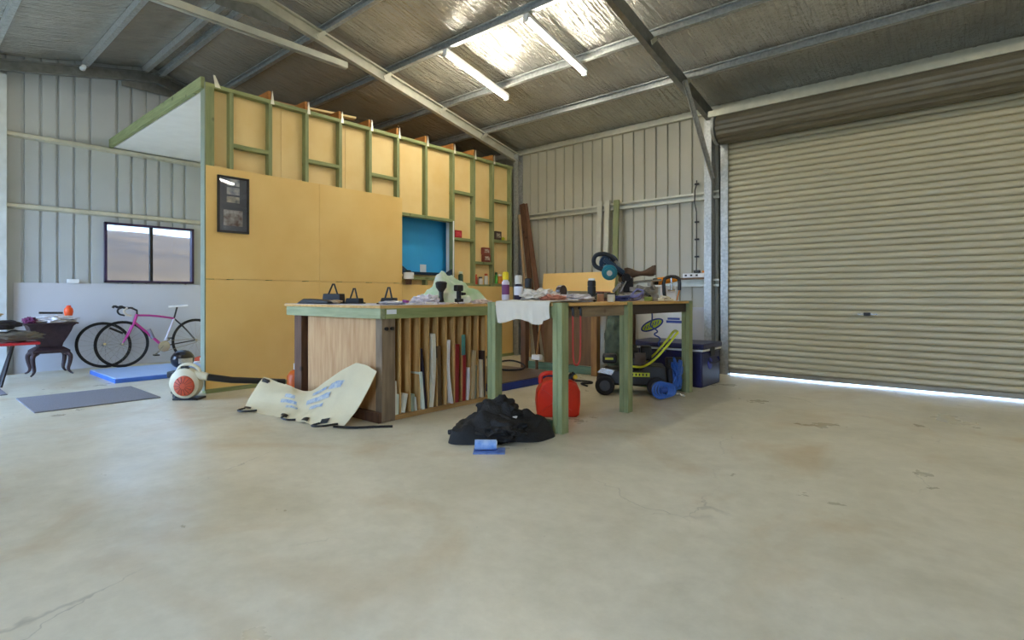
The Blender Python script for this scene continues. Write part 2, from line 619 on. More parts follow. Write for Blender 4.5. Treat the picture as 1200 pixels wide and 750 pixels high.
# door_1: the roller door
door = struct('door_1')
pitch = 0.0762
nsl = int((DZ - .05) / pitch)
def slat_mesh():
    prof = [(-.016, 0), (-.002, .004), (.010, .012), (.017, .026), (.018, .044), (.011, .060), (-.004, .070), (-.016, .0762)]
    mb = MB()
    vs, fs = [], []
    for x in (0, DX1 - DX0 + .06):
        for d, z in prof:
            vs.append((x, -d, z))
    n = len(prof)
    for i in range(n - 1):
        fs.append((i, i + 1, n + i + 1, n + i))
    mb.add(vs, fs)
    return mb
s0 = part('slat', slat_mesh(), m_door, door)
s0.location = (DX0 - .03, YB - .06, 0.07)
for i in range(1, nsl + 1):
    s = s0.copy()
    C.objects.link(s)
    s.parent = door
    s.location = (DX0 - .03, YB - .06, 0.07 + i * pitch)
part('bottom_rail', MB().box(DX0 - .02, DX1 + .02, YB - .09, YB - .04, 0.02, 0.075), mat('door_rail', '#8d8778', .4, .3), door, bevel=.004)
mb = MB()
mb.box(-1.03 - .035, -1.03 + .035, YB - .115, YB - .07, .845, .885)
part('lock', mb, m_black, door, bevel=.004, label='small black lock handle')
part('lock_bar', MB().box(-1.13, -.93, YB - .085, YB - .075, .858, .872), m_chrome, door)
for x in (DX0, DX1):
    s = 1 if x < -1 else -1
    mb = MB().box(x - s * .09, x + s * .03, YB - .11, YB - .09, 0, DZ + .1)
    mb.box(x - s * .09, x - s * .07, YB - .11, YB - .0, 0, DZ + .1)
    mb.box(x - s * .09, x + s * .03, YB - .03, YB - .015, 0, DZ + .1)
    part('guide_track', mb, m_galv, door)
# rolled drum above the opening: ribbed like the slats
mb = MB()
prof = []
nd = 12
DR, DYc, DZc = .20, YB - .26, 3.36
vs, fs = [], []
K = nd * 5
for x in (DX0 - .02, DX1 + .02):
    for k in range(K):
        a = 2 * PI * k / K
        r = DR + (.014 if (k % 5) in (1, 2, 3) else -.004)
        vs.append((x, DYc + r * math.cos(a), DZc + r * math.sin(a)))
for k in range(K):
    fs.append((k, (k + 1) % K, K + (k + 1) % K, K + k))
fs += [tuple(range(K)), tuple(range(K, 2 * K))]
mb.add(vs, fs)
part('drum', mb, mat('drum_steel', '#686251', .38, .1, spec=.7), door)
for x in (DX0 - .06, DX1 + .06):
    part('drum_bracket', MB().cyl((x - .02, DYc, DZc), (x + .02, DYc, DZc), .21, n=24).box(x - .03, x + .03, DYc, YB - .01, DZc - .1, DZc + .02), m_galv, door)
part('drum_header', MB().cbar((DX0 - .12, 7.29, 3.49), (DX1 + .12, 7.29, 3.49), (0, 1, 0), (0, 0, 1), .05, .08), m_galv_l, door, smooth=False)

# ---------------------------------------------------------------- ceiling: foil strips, purlins
ceil = struct('ceiling')
def foil_strip(x0, x1, ya, yb, seed):
    nx, ny = 14, 40
    PY = [YR - .14, YR + .14, 3.78, 4.81, 5.84, 6.8, 7.7]
    def fn(u, v):
        x = x0 + (x1 - x0) * u
        y = ya + (yb - ya) * v
        yy = abs(y - YR) + YR
        # sag between the purlins
        sag = 0
        for i in range(len(PY) - 1):
            if PY[i] <= yy <= PY[i + 1]:
                t = (yy - PY[i]) / (PY[i + 1] - PY[i])
                sag = math.sin(PI * t) * .03 * (PY[i + 1] - PY[i])
        w = .006 * math.sin((x - x0) * 46 + seed) * math.sin(PI * min(1, max(0, (v * 7) % 1)))
        w += .008 * noise.noise(Vector((x * 5, y * 1.2, seed)))
        lap = -.006 if (u < .04) else 0
        return (x, y, ZR(y) - sag * .6 + w + lap + .01)
    part('insulation_strip', MB().grid(fn, nx, ny), m_foil, ceil)
x = XL
k = 0
while x < XR - .01:
    x2 = min(x + 1.35, XR)
    foil_strip(x, x2 + .02, YR, YB + .02, k)
    foil_strip(x, x2 + .02, YR, YF - .02, k + 50)
    x = x2
    k += 1
# outer roof skin keeps the sky out
part('roof_sheet', MB().add([(XL - .1, YR, 4.86), (XR + .1, YR, 4.86), (XR + .1, YB + .3, 4.86 - .208 * (YB + .3 - YR)), (XL - .1, YB + .3, 4.86 - .208 * (YB + .3 - YR)),
     (XR + .1, YF - .3, 4.86 - .208 * (YR - YF + .3)), (XL - .1, YF - .3, 4.86 - .208 * (YR - YF + .3))], [(0, 1, 2, 3), (1, 0, 5, 4)]), m_clad, ceil)
PURL = [3.01, 3.78, 4.81, 5.86, 6.8]
def purlin(y):
    mb = MB()
    z = ZR(y) - .1
    sg = 1 if y > YR else -1
    mb.cbar((XL, y, z), (XR, y, z), (0, -sg, 0), (0, 0, 1), .06, .1, t=.004, lip=.015)
    part('purlin', mb, m_galv, ceil, smooth=False)
for y in PURL:
    purlin(y)
    purlin(2 * YR - y)

# portal frames
RD = .16
def frame(n, x, s, cols=True, knee=None, collar=False, m=None):
    t = struct('trim_%d' % n)
    m = m or m_rafter
    for e in (1, -1):
        y1 = YB - .02 if e > 0 else YF + .02
        mb = MB()
        zr = ZR(YR) - .1 - RD
        sl = Vector((0, .208 * e, 1)).normalized()
        mb.cbar((x, YR, zr), (x, y1, zr - .208 * abs(y1 - YR)), (s, 0, 0), sl, .07, RD, t=.006, lip=.02)
        part('rafter', mb, m, t, smooth=False)
        if cols:
            mb = MB()
            yc = YB if e > 0 else YF
            mb.cbar((x, yc - e * .16, 0), (x, yc - e * .16, ZR(yc) - .1), (s, 0, 0), (0, e, 0), .1, .15, t=.006, lip=.025)
            part('column', mb, m_galv, t, smooth=False)
    mb = MB()
    zt = ZR(YR) - .12
    mb.prism([(YR - .42, zt - .3), (YR + .42, zt - .3), (YR + .46, zt - .12), (YR, zt), (YR - .46, zt - .12)], 'x', x - s * .008, x)
    part('apex_plate', mb, m_rafter, t, smooth=False)
    if knee:
        for e in (1, -1):
            yc = YB - .17 if e > 0 else YF + .17
            ye = yc - e * .95
            mb = MB().bar((x - s * .01, yc, 2.72), (x - s * .01, ye, ZR(ye) - .12 - RD * .5), .012, .07, up=(0, 1, 0))
            mb.bar((x - s * .035, yc, 2.72), (x - s * .035, ye, ZR(ye) - .12 - RD * .5), .05, .012, up=(0, 1, 0))
            part('knee_brace', mb, m_galv, t, smooth=False)
    if collar:
        mb = MB().box(x - s * .06, x - s * .01, 1.62, 4.12, 4.155, 4.165)
        mb.box(x + s * .072, x + s * .078, 1.62, 4.08, 4.13, 4.21)
        part('collar_tie', mb, mat('collar_tie_steel', '#c4c6ba', .45, .3), t, smooth=False)
    return t
frame(1, XL + .07, 1, cols=True)
t2 = frame(2, -6.5, 1, collar=True, m=m_galv_l)
frame(3, -2.86, -1, knee=True)
frame(4, .8, -1, knee=True)
frame(5, XR - .07, -1, cols=True)
# cleats joining purlins to rafters
mb = MB()
for x in (-6.5, -2.86):
    for y in PURL[1:]:
        mb = MB().obox((x + (.1 if x < -5 else .03), y - .1, ZR(y) - .16), (.01, .16, .05), (38, 0, 0))
        part('fly_brace', mb, m_galv_l, ceil, smooth=False)

# fluorescent battens
m_tube = bpy.data.materials.new('fluorescent_tube')
m_tube.use_nodes = True
bb = m_tube.node_tree.nodes['Principled BSDF']
bb.inputs['Base Color'].default_value = (1, 1, 1, 1)
bb.inputs['Emission Color'].default_value = (1.0, 0.93, 0.76, 1)
bb.inputs['Emission Strength'].default_value = TUBE_POWER
def batten(x, y0, y1, label):
    zf = lambda y: ZR(y) - .19
    t = thing('fluorescent_light', label, 'light', (x, (y0 + y1) / 2, zf((y0 + y1) / 2)), group='twin fluorescent battens')
    a, b = Vector((x, y0, zf(y0))), Vector((x, y1, zf(y1)))
    part('batten', MB().bar(a + Vector((0, 0, .035)), b + Vector((0, 0, .035)), .07, .045), m_white, t, bevel=.004)
    d = (b - a).normalized()
    part('tube', MB().cyl(a + d * .03 - Vector((0, 0, .012)), b - d * .03 - Vector((0, 0, .012)), .02, n=12), m_tube, t)
    for p in (a, b):
        part('end_cap', MB().obox(p + Vector((0, 0, .0)) + (d * .01 if p is a else -d * .01), (.06, .03, .07), (-11.7, 0, 0)), m_white, t)
    # hanging cleats up to the purlins
    for y in (PURL[2], PURL[3]) if y0 > 3 else (2 * YR - PURL[2], 2 * YR - PURL[3]):
        part('hanger', MB().box(x - .01, x + .01, y - .04, y - .01, zf(y) + .05, ZR(y) - .095), m_galv, t)
batten(-5.22, 4.73, 5.94, 'lit fluorescent batten on roof purlins, the left one nearer the framed yellow wall')
batten(-3.88, 4.73, 5.94, 'lit fluorescent batten on roof purlins, the right one nearer the roller door')
batten(1.6, 4.73, 5.94, 'added fluorescent batten for fill light beyond the roller door bay, behind the camera')  # this and the next three are unseen, added to fill the shed with light
batten(2.9, 4.73, 5.94, 'added fluorescent batten for fill light nearest the far right end wall')
batten(-5.22, -.2, 1.01, 'added fluorescent batten for fill light over the front slope, behind the camera on its left')
batten(-1.2, -.2, 1.01, 'added fluorescent batten for fill light over the front slope, above the camera')

# ---------------------------------------------------------------- framed timber wall
XW = -6.5
wp = struct('wall_partition')
TOP = 3.45
WYA, WYB = 2.34, 7.56
WIN = (5.06, 6.06, 1.42, 2.28)
# yellow lining sheets behind the studs (a hole for the hatch)
def lining(y0, y1, z0, z1):
    sbox('lining_sheet', m_yellow2, wp, XW - .10, XW - .085, y0 + .002, y1 - .002, z0, z1)
y = WYA
joints = [2.34, 3.24, 4.14, WIN[0], 5.56, WIN[1], 6.62, 7.2, WYB]
for a, b in zip(joints[:-1], joints[1:]):
    if a >= WIN[0] - .01 and b <= WIN[1] + .01:
        lining(a, b, WIN[3], TOP - .04)
        lining(a, b, 0.05, WIN[2])
    else:
        lining(a, b, 0.05, TOP - .04)
STUDS = [2.385, 2.62, 3.07, 3.54, 4.02, 4.49, 4.97, 5.51, 6.08, 6.56, 7.03, 7.51]
for i, y in enumerate(STUDS):
    w = .045 if i else .09
    if y == 5.51:
        sbox('stud', m_green_z, wp, XW - .085, XW, y - .022, y + .022, WIN[3] + .045, TOP - .045, bevel=.003)
        sbox('stud', m_green_z, wp, XW - .085, XW, y - .022, y + .022, .05, WIN[2] - .045, bevel=.003)
    else:
        sbox('stud', m_green_z, wp, XW - .085, XW + (.012 if i == 0 else 0), y - w / 2, y + w / 2, .05, TOP - .045, bevel=.003)
sbox('top_plate', m_green_y, wp, XW - .085, XW + .004, WYA, WYB, TOP - .045, TOP, bevel=.003)
sbox('bottom_plate', m_green_y, wp, XW - .085, XW + .018, WYA, WYB, 0, .05, bevel=.003)
for a, b, z in ((2.62, 3.07, 2.83), (3.54, 4.02, 2.83), (4.49, 4.97, 2.82), (6.08, 6.56, 2.81), (6.08, 6.56, 2.04), (6.56, 7.03, 2.42),
                (6.56, 7.03, 1.67), (7.03, 7.51, 2.79), (7.03, 7.51, 2.08), (WIN[0] - .02, 6.06, WIN[2] - .045), (6.08, 6.56, 1.30), (7.03, 7.51, 1.30), (6.56, 7.03, 1.28)):
    sbox('noggin', m_green_y, wp, XW - .085, XW, a + .022, b - .022, z - .045, z, bevel=.003)
sbox('lintel', m_green_y, wp, XW - .085, XW + .002, WIN[0] - .05, WIN[1] + .02, WIN[3], WIN[3] + .045, bevel=.003)
# outer yellow sheets, upper course to the hatch, lower course all the way
for a, b, z0, z1 in ((2.34, 3.70, 1.272, 2.53), (3.70, 5.03, 1.272, 2.53), (2.34, 3.70, .03, 1.266), (3.70, 5.03, .03, 1.266), (5.03, 7.54, .03, 1.25)):
    sbox('wall_sheet', m_yellow, wp, XW + .0005, XW + .017, a + .0015, b - .0015, z0, z1, bevel=.001)
# white trim on the return edge of the wall and the hatch jamb
sbox('corner_trim', mat('corner_trim_paint', '#86907f', .5), wp, XW - .1, XW + .012, WYA - .012, WYA - .001, .03, TOP)
sbox('hatch_jamb', m_white, wp, XW - .16, XW + .012, WIN[1], WIN[1] + .02, WIN[2] - .02, WIN[3] + .02)
# blue recess seen through the hatch
m_blue = mat('blue_paint', '#3fb0f2', .35, var=.12, scale=1.2)
hb = XW - .28
mb = MB()
mb.box(hb - .02, hb, WIN[0] - .1, WIN[1] + .5, WIN[2] - .1, WIN[3] + .5)
mb.box(hb, XW - .1, WIN[0] - .12, WIN[0] - .1, WIN[2] - .1, WIN[3] + .5)
mb.box(hb, XW - .1, WIN[1] + .5, WIN[1] + .52, WIN[2] - .1, WIN[3] + .5)
mb.box(hb, XW - .1, WIN[0] - .1, WIN[1] + .5, WIN[3] + .5, WIN[3] + .52)
part('blue_recess', mb, m_blue, wp, smooth=False, label='blue painted recess seen through the hatch')
mb = MB()
mb.prism([(XW - .02, WIN[0] + .0), (XW - .02, WIN[1]), (XW - .12, WIN[1]), (hb, WIN[1] - .1), (hb, WIN[0] + .1), (XW - .12, WIN[0])], 'z', WIN[2] - .01, WIN[2] + .012)
part('hatch_sill', mb, mat('dark_blue_sill_and_shade', '#16304c', .4), wp, label='dark blue sill of the hatch')
m_navy_shade_gusset = mat('dark_blue_sill_and_shade', '#16304c', .4)
part('hatch_shade_strip', MB().box(XW - .03, XW - .01, WIN[0], WIN[1], WIN[2], WIN[2] + .03), m_navy_shade_gusset, wp)  # dark strip stands in for shade along the bottom of the hatch
part('hatch_gusset', MB().prism([(WIN[0], WIN[2] + .03), (WIN[0] + .12, WIN[2] + .03), (WIN[0], WIN[2] + .11)], 'x', XW - .03, XW - .012), m_navy_shade_gusset, wp)
part('hatch_gusset', MB().prism([(WIN[1], WIN[2] + .03), (WIN[1], WIN[2] + .10), (WIN[1] - .14, WIN[2] + .03)], 'x', XW - .03, XW - .012), m_navy_shade_gusset, wp)
# a small white card stuck in the recess
single('paper_card', MB().box(XW - .05, XW - .047, 5.42, 5.54, WIN[2] + .013, WIN[2] + .15).box(XW - .047, XW - .0465, 5.46, 5.49, WIN[2] + .09, WIN[2] + .12),
       mat('card_white', '#dfe7f2', .6), 'small white card standing on the sill of the blue hatch', 'card', (XW - .05, 5.48, WIN[2] + .013))

# rooms behind
sbox('return_wall', m_yellow2, wp, XL, XW - .1, 4.3, 4.34, 0, 3.38)

# loft over the alcove: white ceiling, joists poking out above the plate, edge beam
loft = struct('ceiling_alcove')
sbox('ceiling_sheet', m_white, loft, XL, XW - .1, WYA + .02, 4.3, 3.38, 3.395)
sbox('ceiling_sheet', m_white, loft, XL, XW - .1, 4.34, WYB, 3.38, 3.395)
part('edge_beam', MB().box(XL, XW + .0, WYA - .045, WYA - .002, 3.37, 3.50), m_green_x, loft, bevel=.003)
m_orange_wood = wood('orange_joist', '#c98c4a', '#a86a2c', 'x')
m_strap = mat('strap_white', '#e9e7d8', .4, .2)
for y in STUDS[2:-1]:
    part('joist', MB().box(XL, XW - .02, y - .018, y + .018, 3.452, 3.56), m_orange_wood, loft, bevel=.002)
    part('strap', MB().prism([(y + .018, 3.56), (y + .022, 3.56), (y + .045, 3.40), (y + .0, 3.40)], 'x', XW + .005, XW + .008), m_strap, loft)
part('strap', MB().prism([(2.42, 3.55), (2.44, 3.55), (2.50, 3.42), (2.44, 3.42)], 'x', XW + .005, XW + .008), m_strap, loft)
part('loft_floor', MB().box(XL, XW - .1, WYA, WYB, 3.40, 3.45), m_yellow2, loft)

# ================================================================ OBJECTS
# ---------------------------------------------------------------- bench with sheet rack
b1 = thing('rack_workbench', 'large green-railed timber workbench with upright sheet rack, plywood end and weathered corner post', 'workbench', (-4.6, 3.5, 0))
BX0, BX1, BY0, BY1 = -5.42, -3.86, 2.78, 4.22
part('bench_top', MB().box(BX0 - .08, BX1 + .03, BY0 - .04, BY1 + .02, .975, 1.0), m_bench, b1, bevel=.003)
part('paper_cover', MB().box(BX0 - .06, BX1 + .02, BY0 - .035, BY0 + .75, 1.0, 1.003), mat('pale_cover', '#c9cad6', .4), b1, label='pale sheet covering the near end of the top')
sbox('end_rail', wood('pale_green_rail', '#a8ae86', '#8c9672', 'x'), b1, BX0 - .05, BX1 + .02, BY0 - .03, BY0 + .015, .885, .975, bevel=.003)
sbox('side_rail', wood('green_rail', '#98a06a', '#7f8a56', 'y'), b1, BX1 - .02, BX1 + .025, BY0 + .02, BY1 - .02, .885, .975, bevel=.003)
part('plastic_tag', MB().box(BX1 + .0252, BX1 + .03, BY0 + .03, BY0 + .13, .925, .965), m_white, b1)
sbox('corner_post', m_grey_wood, b1, BX1 - .09, BX1, BY0, BY0 + .14, 0, .885, bevel=.003)
for dy in (.04, .10):
    part('bolt', MB().cyl((BX1, BY0 + dy, .80), (BX1 + .02, BY0 + dy, .80), .016), m_black, b1)
sbox('end_panel', m_ply_z, b1, -5.12, BX1 - .09, BY0 + .02, BY0 + .035, .05, .885)
sbox('leg', m_brown_z, b1, -5.36, -5.22, BY0 + .0, BY0 + .09, 0, .885, bevel=.003)
sbox('leg', m_brown_z, b1, -5.36, -5.27, BY1 - .1, BY1 - .01, 0, .885, bevel=.003)
sbox('leg', m_brown_z, b1, BX1 - .09, BX1 - .0, BY1 - .05, BY1 - .01, 0, .885, bevel=.003)
sbox('bottom_rail', wood('floor_rail', '#b98f55', '#93703f', 'y'), b1, BX1 - .05, BX1 - .005, BY0 + .14, BY1 - .05, 0.0, .045, bevel=.003)
sbox('foot_rail', m_brown_z, b1, -5.2, BX1 - .0, BY0 - .035, BY0 - .002, 0.0, .09, bevel=.003)
sbox('rack_floor', m_div, b1, -4.62, BX1 - .052, BY0 + .05, BY1 - .05, 0.02, .04)
sbox('rack_back', m_div, b1, -4.64, -4.62, BY0 + .05, BY1 - .05, 0.02, .885)
for k in range(11):
    y = 2.99 + .1085 * k
    sbox('divider', m_div, b1, -4.6, BX1 - .02, y - .007, y + .007, .045, .885)

# offcuts in the rack: (y_top, z_top, y_bottom, thickness, depth, colour, label, curve)
oc = [
 (2.935, .34, 2.945, .018, '#d8d2b8', 'narrow cream offcut in the first rack slot beside the corner post', 0),
 (2.965, .22, 2.962, .024, '#c9d2ba', 'short pale green offcut in the first rack slot', 0),
 (3.07, .21, 3.035, .022, '#ddd8c0', 'short cream offcut leaning right in the second rack slot', 0),
 (3.135, .20, 3.13, .016, '#98a085', 'short grey-green offcut in the third rack slot', 0),
 (3.155, .17, 3.17, .016, '#d3d6c8', 'small pale offcut leaning in the third rack slot', 0),
 (3.235, .60, 3.29, .014, '#2b2233', 'dark purple sheet leaning in the fourth rack slot', 0),
 (3.222, .39, 3.255, .016, '#dfe6d6', 'white-green offcut in front of the dark purple sheet', 0),
 (3.385, .73, 3.36, .026, '#e3dcc3', 'tallest cream sheet standing in the middle of the rack', .02),
 (3.46, .61, 3.47, .03, '#5b4428', 'dark brown board right of the tall cream sheet', 0),
 (3.57, .66, 3.61, .012, '#ece6da', 'thin curved white sheet in the middle of the rack', -.025),
 (3.695, .61, 3.685, .026, '#8c1f22', 'dark red sheet with a teal piece before it', 0),
 (3.79, .50, 3.785, .026, '#9c2426', 'dark red sheet further right with a curved white sheet beside it', 0),
 (3.83, .37, 3.815, .010, '#f0ede2', 'thin curved white sheet against the right-hand red sheet', .012),
 (3.93, .53, 3.90, .020, '#c8b083', 'tan offcut standing near the right end of the rack', 0),
 (3.945, .38, 3.935, .014, '#93957a', 'grey-green thin offcut near the right end of the rack', 0),
 (4.02, .43, 4.03, .012, '#d9c9a8', 'thin cream strip in the last but one rack slot', 0),
 (4.055, .52, 4.06, .020, '#3a2a24', 'dark brown sheet at the far right of the rack', 0),
]
for i, (yt, zt, yb, th, col, lab, cv) in enumerate(oc):
    x1 = BX1 - .002 - .006 * (i % 3)
    z0 = .046
    def fn(u, v, yt=yt, zt=zt, yb=yb, cv=cv, x1=x1):
        return (x1 - .34 * u, yb + (yt - yb) * v + cv * math.sin(PI * v), z0 + (zt - z0) * v)
    m = mat('offcut_%d' % i, col, .5, var=.1)
    single('sheet_offcut', MB().grid(fn, 1, 6 if cv else 1, thick=th * 1.5), m, lab, 'board', (x1, yb, z0), group='offcuts in the sheet rack')
single('teal_offcut', MB().box(BX1 + .0, BX1 + .004, 3.715, 3.765, .50, .70), mat('teal_board', '#4f8f86', .5),
       'teal offcut standing high beside the dark red sheet in the rack', 'board', (BX1, 3.74, .50), group='offcuts in the sheet rack')
C.objects[-1].location.x -= .002

# ---------------------------------------------------------------- long bench on green legs
b2 = thing('long_workbench', 'long workbench on four green timber legs running toward the back wall', 'workbench', (-2.97, 4.7, 0))
X0, X1, Y0, Y1 = -3.20, -2.47, 3.46, 5.98
part('bench_top', MB().box(X0 + .02, X1 - .095, Y0 + .0, Y1, 1.0, 1.025).box(X1 - .095, X1 - .002, Y0 + .1, 4.49, 1.0, 1.025).box(X1 - .095, X1 - .002, 4.585, 5.88, 1.0, 1.025), m_bench, b2, bevel=.002)
for (x, y) in ((X1 - .095, Y0), (X0 - .07, Y0 + .0), (X1 - .09, 4.495), (X1 - .09, 5.885)):
    part('leg', MB().box(x, x + .045, y, y + .09, 0, 1.028).box(x + .047, x + .092, y, y + .09, 0, 1.028), m_green_z, b2, bevel=.003)
sbox('leg', m_brown_z, b2, X0 - .07, X0 + .02, Y1 - .09, Y1, 0, 1.0, bevel=.003)
sbox('side_rail', wood('grey_rail', '#8d7c62', '#6c5c48', 'y'), b2, X1 - .08, X1 - .035, Y0 + .09, 4.49, .905, .998, bevel=.003)
sbox('side_rail', mat('shadow_rail', '#3a2f2a', .6), b2, X1 - .08, X1 - .035, 4.59, 5.88, .905, .998, bevel=.003, label='rail coloured dark for the shaded gap')  # dark colour puts the shaded gap below the top into this rail
sbox('side_rail', m_brown_y, b2, X0 - .02, X0 + .02, Y0 + .09, Y1 - .09, .905, .998, bevel=.003)
sbox('end_rail', m_green_x, b2, X0 + .022, X1 - .1, Y0 + .02, Y0 + .06, .905, .998, bevel=.003)
sbox('end_rail', m_dgreen, b2, X0 + .022, X1 - .1, Y1 - .06, Y1 - .02, .905, .998, bevel=.003)
sbox('foot_rail', m_dgreen, b2, X0 + .022, X1 - .1, Y0 + .02, Y0 + .06, .0, .09, bevel=.003)
sbox('foot_rail', m_dgreen, b2, X0 + .022, X1 - .1, Y1 - .06, Y1 - .02, .0, .09, bevel=.003)

# ---------------------------------------------------------------- rear cabinet bench
b3 = thing('brown_workbench', 'brown panelled workbench standing behind against the back wall', 'workbench', (-4.6, 6.8, 0))
part('bench_top', MB().box(-5.5, -3.85, 6.28, 7.25, .95, .98), m_bench, b3, bevel=.003)
for x, y in ((-5.2, 6.32), (-3.96, 6.32), (-5.2, 7.15), (-3.96, 7.15)):
    sbox('leg', m_brown_z if x < -5 else wood('tan_post', '#a5793f', '#875c2c', 'z'), b3, x - .045, x + .045, y - .045, y + .045, 0, .95, bevel=.003)
sbox('front_panel', m_brown_panel, b3, -4.85, -4.006, 6.34, 6.352, .12, .95)
sbox('foot_rail', m_dgreen, b3, -5.15, -4.01, 6.335, 6.375, 0, .11, bevel=.003)
sbox('apron', m_brown_y, b3, -5.15, -4.01, 6.30, 6.335, .86, .95, bevel=.003)
single('yellow_sheet', MB().obox((-4.92, 7.29, 1.22), (1.38, .014, .48), (-8, 0, 0)), m_yellow,
       'yellow board offcut standing on the brown workbench against the girt', 'board', (-4.92, 7.26, .985))

# leaning boards in the corner
for k, (xa, ya, za, xb, yb, w, m, lab) in enumerate([
    (-5.83, 7.45, .0, -6.32, 7.60, .10, m_brown_z, 'dark brown board leaning in the corner behind the framed wall, the front one'),
    (-5.68, 7.5, .0, -6.28, 7.64, .09, mat('brown_board_light', '#7c5741', .6), 'reddish brown board leaning in the corner, the one nearest the steel wall'),
    (-5.98, 7.42, .0, -6.34, 7.55, .04, mat('tan_strip', '#b99b77', .6), 'thin tan strip leaning in the corner, nearest the framed wall')]):
    single('leaning_board', MB().bar((xa + .0, ya, za + .02), (xb, yb, 2.75 - .2 * (k == 2)), .03, w, up=(1, 0, 0)), m, lab, 'board', (xa, ya, 0), group='boards leaning in the corner', bevel=.003)
# beige channels and green timber leaning on the back wall
for k, x in enumerate((-4.70, -4.56)):
    single('steel_channel', MB().cbar((x - .04, 7.47, 0), (x - .04, 7.62, 2.62), (1, 0, 0), (0, 1, 0), .085, .05, t=.004), m_galv_l,
           ['beige steel channel leaning on the back wall, left of the pair', 'beige steel channel leaning on the back wall, right of the pair beside the green timber'][k], 'steel channel', (x, 7.5, 0), group='channels leaning on the back wall', smooth=False)
single('green_timber', MB().bar((-4.36, 7.47, 0), (-4.38, 7.61, 2.6), .09, .04, up=(0, 1, 0)), m_green_z, 'green treated timber leaning on the back wall beside beige channels', 'timber', (-4.36, 7.47, 0), bevel=.003)

# ---------------------------------------------------------------- picture
pf = thing('framed_picture', 'black framed picture with four photo prints on yellow wall', 'picture', (XW + .018, 2.63, 1.79))
py0, py1, pz0, pz1 = 2.455, 2.80, 1.80, 2.44
mb = MB()
fx0, fx1 = XW + .018, XW + .045
for b in ((py0, py1, pz0, pz0 + .022), (py0, py1, pz1 - .022, pz1), (py0, py0 + .022, pz0, pz1), (py1 - .022, py1, pz0, pz1)):
    mb.box(fx0, fx1, *b)
part('frame', mb, m_black, pf, bevel=.002)
part('mount', MB().box(fx0, fx0 + .01, py0 + .02, py1 - .02, pz0 + .02, pz1 - .02), mat('mount_grey', '#6f7484', .25), pf)
m_ph = [mat('print_%d' % i, a, .3, col2=b, scale=14, detail=3) for i, (a, b) in enumerate([('#f2f3f6', '#8f9ab4'), ('#eeeeea', '#9aa4bc'), ('#efe9da', '#7f8488'), ('#eceff4', '#6a4a46')])]
for i, (a, b) in enumerate(((.535, .615), (.435, .520), (.345, .415), (.085, .245))):
    e = .10 if i < 3 else .065
    sbox('photo_print', m_ph[i], pf, fx0 + .01, fx0 + .012, py0 + e, py1 - e - .005, pz0 + a - .0 if i < 3 else pz0 + .08, pz0 + b if i < 3 else pz0 + .26)
part('glass', MB().box(fx0 + .016, fx0 + .018, py0 + .02, py1 - .02, pz0 + .02, pz1 - .02), mat('picture_glass', '#ffffff', .02, var=0, trans=1.0), pf)

# ---------------------------------------------------------------- left: mats
m_carpet = mat('grey_carpet', '#828087', .95, var=.25, scale=90, bump=.5, bscale=200)
single('grey_mat', MB().box(-7.66, -6.6, .92, 1.94, 0, .012), m_carpet, 'grey carpet mat lying on the concrete floor before the alcove', 'mat', (-7.1, 1.4, 0), bevel=.004)
single('grey_mat', MB().box(-8.62, -8.05, -.2, .9, 0, .012), m_carpet, 'dark grey mat just showing at the left edge of the photo', 'mat', (-8.3, .3, 0), bevel=.004)
bmt = thing('blue_gym_mat', 'pale blue foam gym mat with darker blue edges on alcove floor', 'mat', (-8.7, 2.5, 0))
part('mat_top', MB().box(-9.34, -8.11, 1.89, 3.15, .05, .06), mat('mat_pale_blue', '#a6c0ea', .45, var=.06), bmt, bevel=.004)
part('mat_side', MB().box(-9.345, -8.105, 1.885, 3.155, 0, .051), mat('mat_blue', '#3f6cc4', .5), bmt, bevel=.006)

# ---------------------------------------------------------------- cast iron stove pot stand
m_iron = mat('cast_iron', '#3a2a2e', .5, .35, var=.3, scale=20)
st = thing('pot_stove', 'dark cast iron stove on curved legs, a cloth pile on its top', 'stove', (-9.78, 1.52, 0))
cx, cy = -9.78, 1.52
def sq_ring(z, hx, hy):
    return [(cx - hx, cy - hy, z), (cx + hx, cy - hy, z), (cx + hx, cy + hy, z), (cx - hx, cy + hy, z)]
def loft_mb(rings):
    mb = MB()
    vs, fs = [], []
    n = len(rings[0])
    for r in rings:
        vs += r
    for k in range(len(rings) - 1):
        for i in range(n):
            fs.append((k * n + i, k * n + (i + 1) % n, (k + 1) * n + (i + 1) % n, (k + 1) * n + i))
    fs += [tuple(range(n)), tuple(range(len(vs) - n, len(vs)))]
    return mb.add(vs, fs)
part('firebox', loft_mb([sq_ring(.38, .11, .125), sq_ring(.43, .12, .135), sq_ring(.52, .15, .18), sq_ring(.60, .175, .215), sq_ring(.665, .19, .235), sq_ring(.70, .22, .265)]), m_iron, st, bevel=.01)
part('rim', MB().box(cx - .23, cx + .23, cy - .285, cy + .285, .695, .715), m_iron, st, bevel=.006)
part('ash_base', loft_mb([sq_ring(.30, .19, .20), sq_ring(.335, .19, .20), sq_ring(.38, .13, .14)]), m_iron, st, bevel=.006)
for sx in (-1, 1):
    for sy in (-1, 1):
        pts = [(cx + sx * .15, cy + sy * .15, .31), (cx + sx * .19, cy + sy * .205, .27), (cx + sx * .185, cy + sy * .195, .16), (cx + sx * .165, cy + sy * .175, .07), (cx + sx * .19, cy + sy * .20, .025), (cx + sx * .22, cy + sy * .22, .014)]
        part('leg', MB().tube(pts, lambda t: .036 - .024 * min(1, t * 1.2), n=8, smooth=2), m_iron, st)
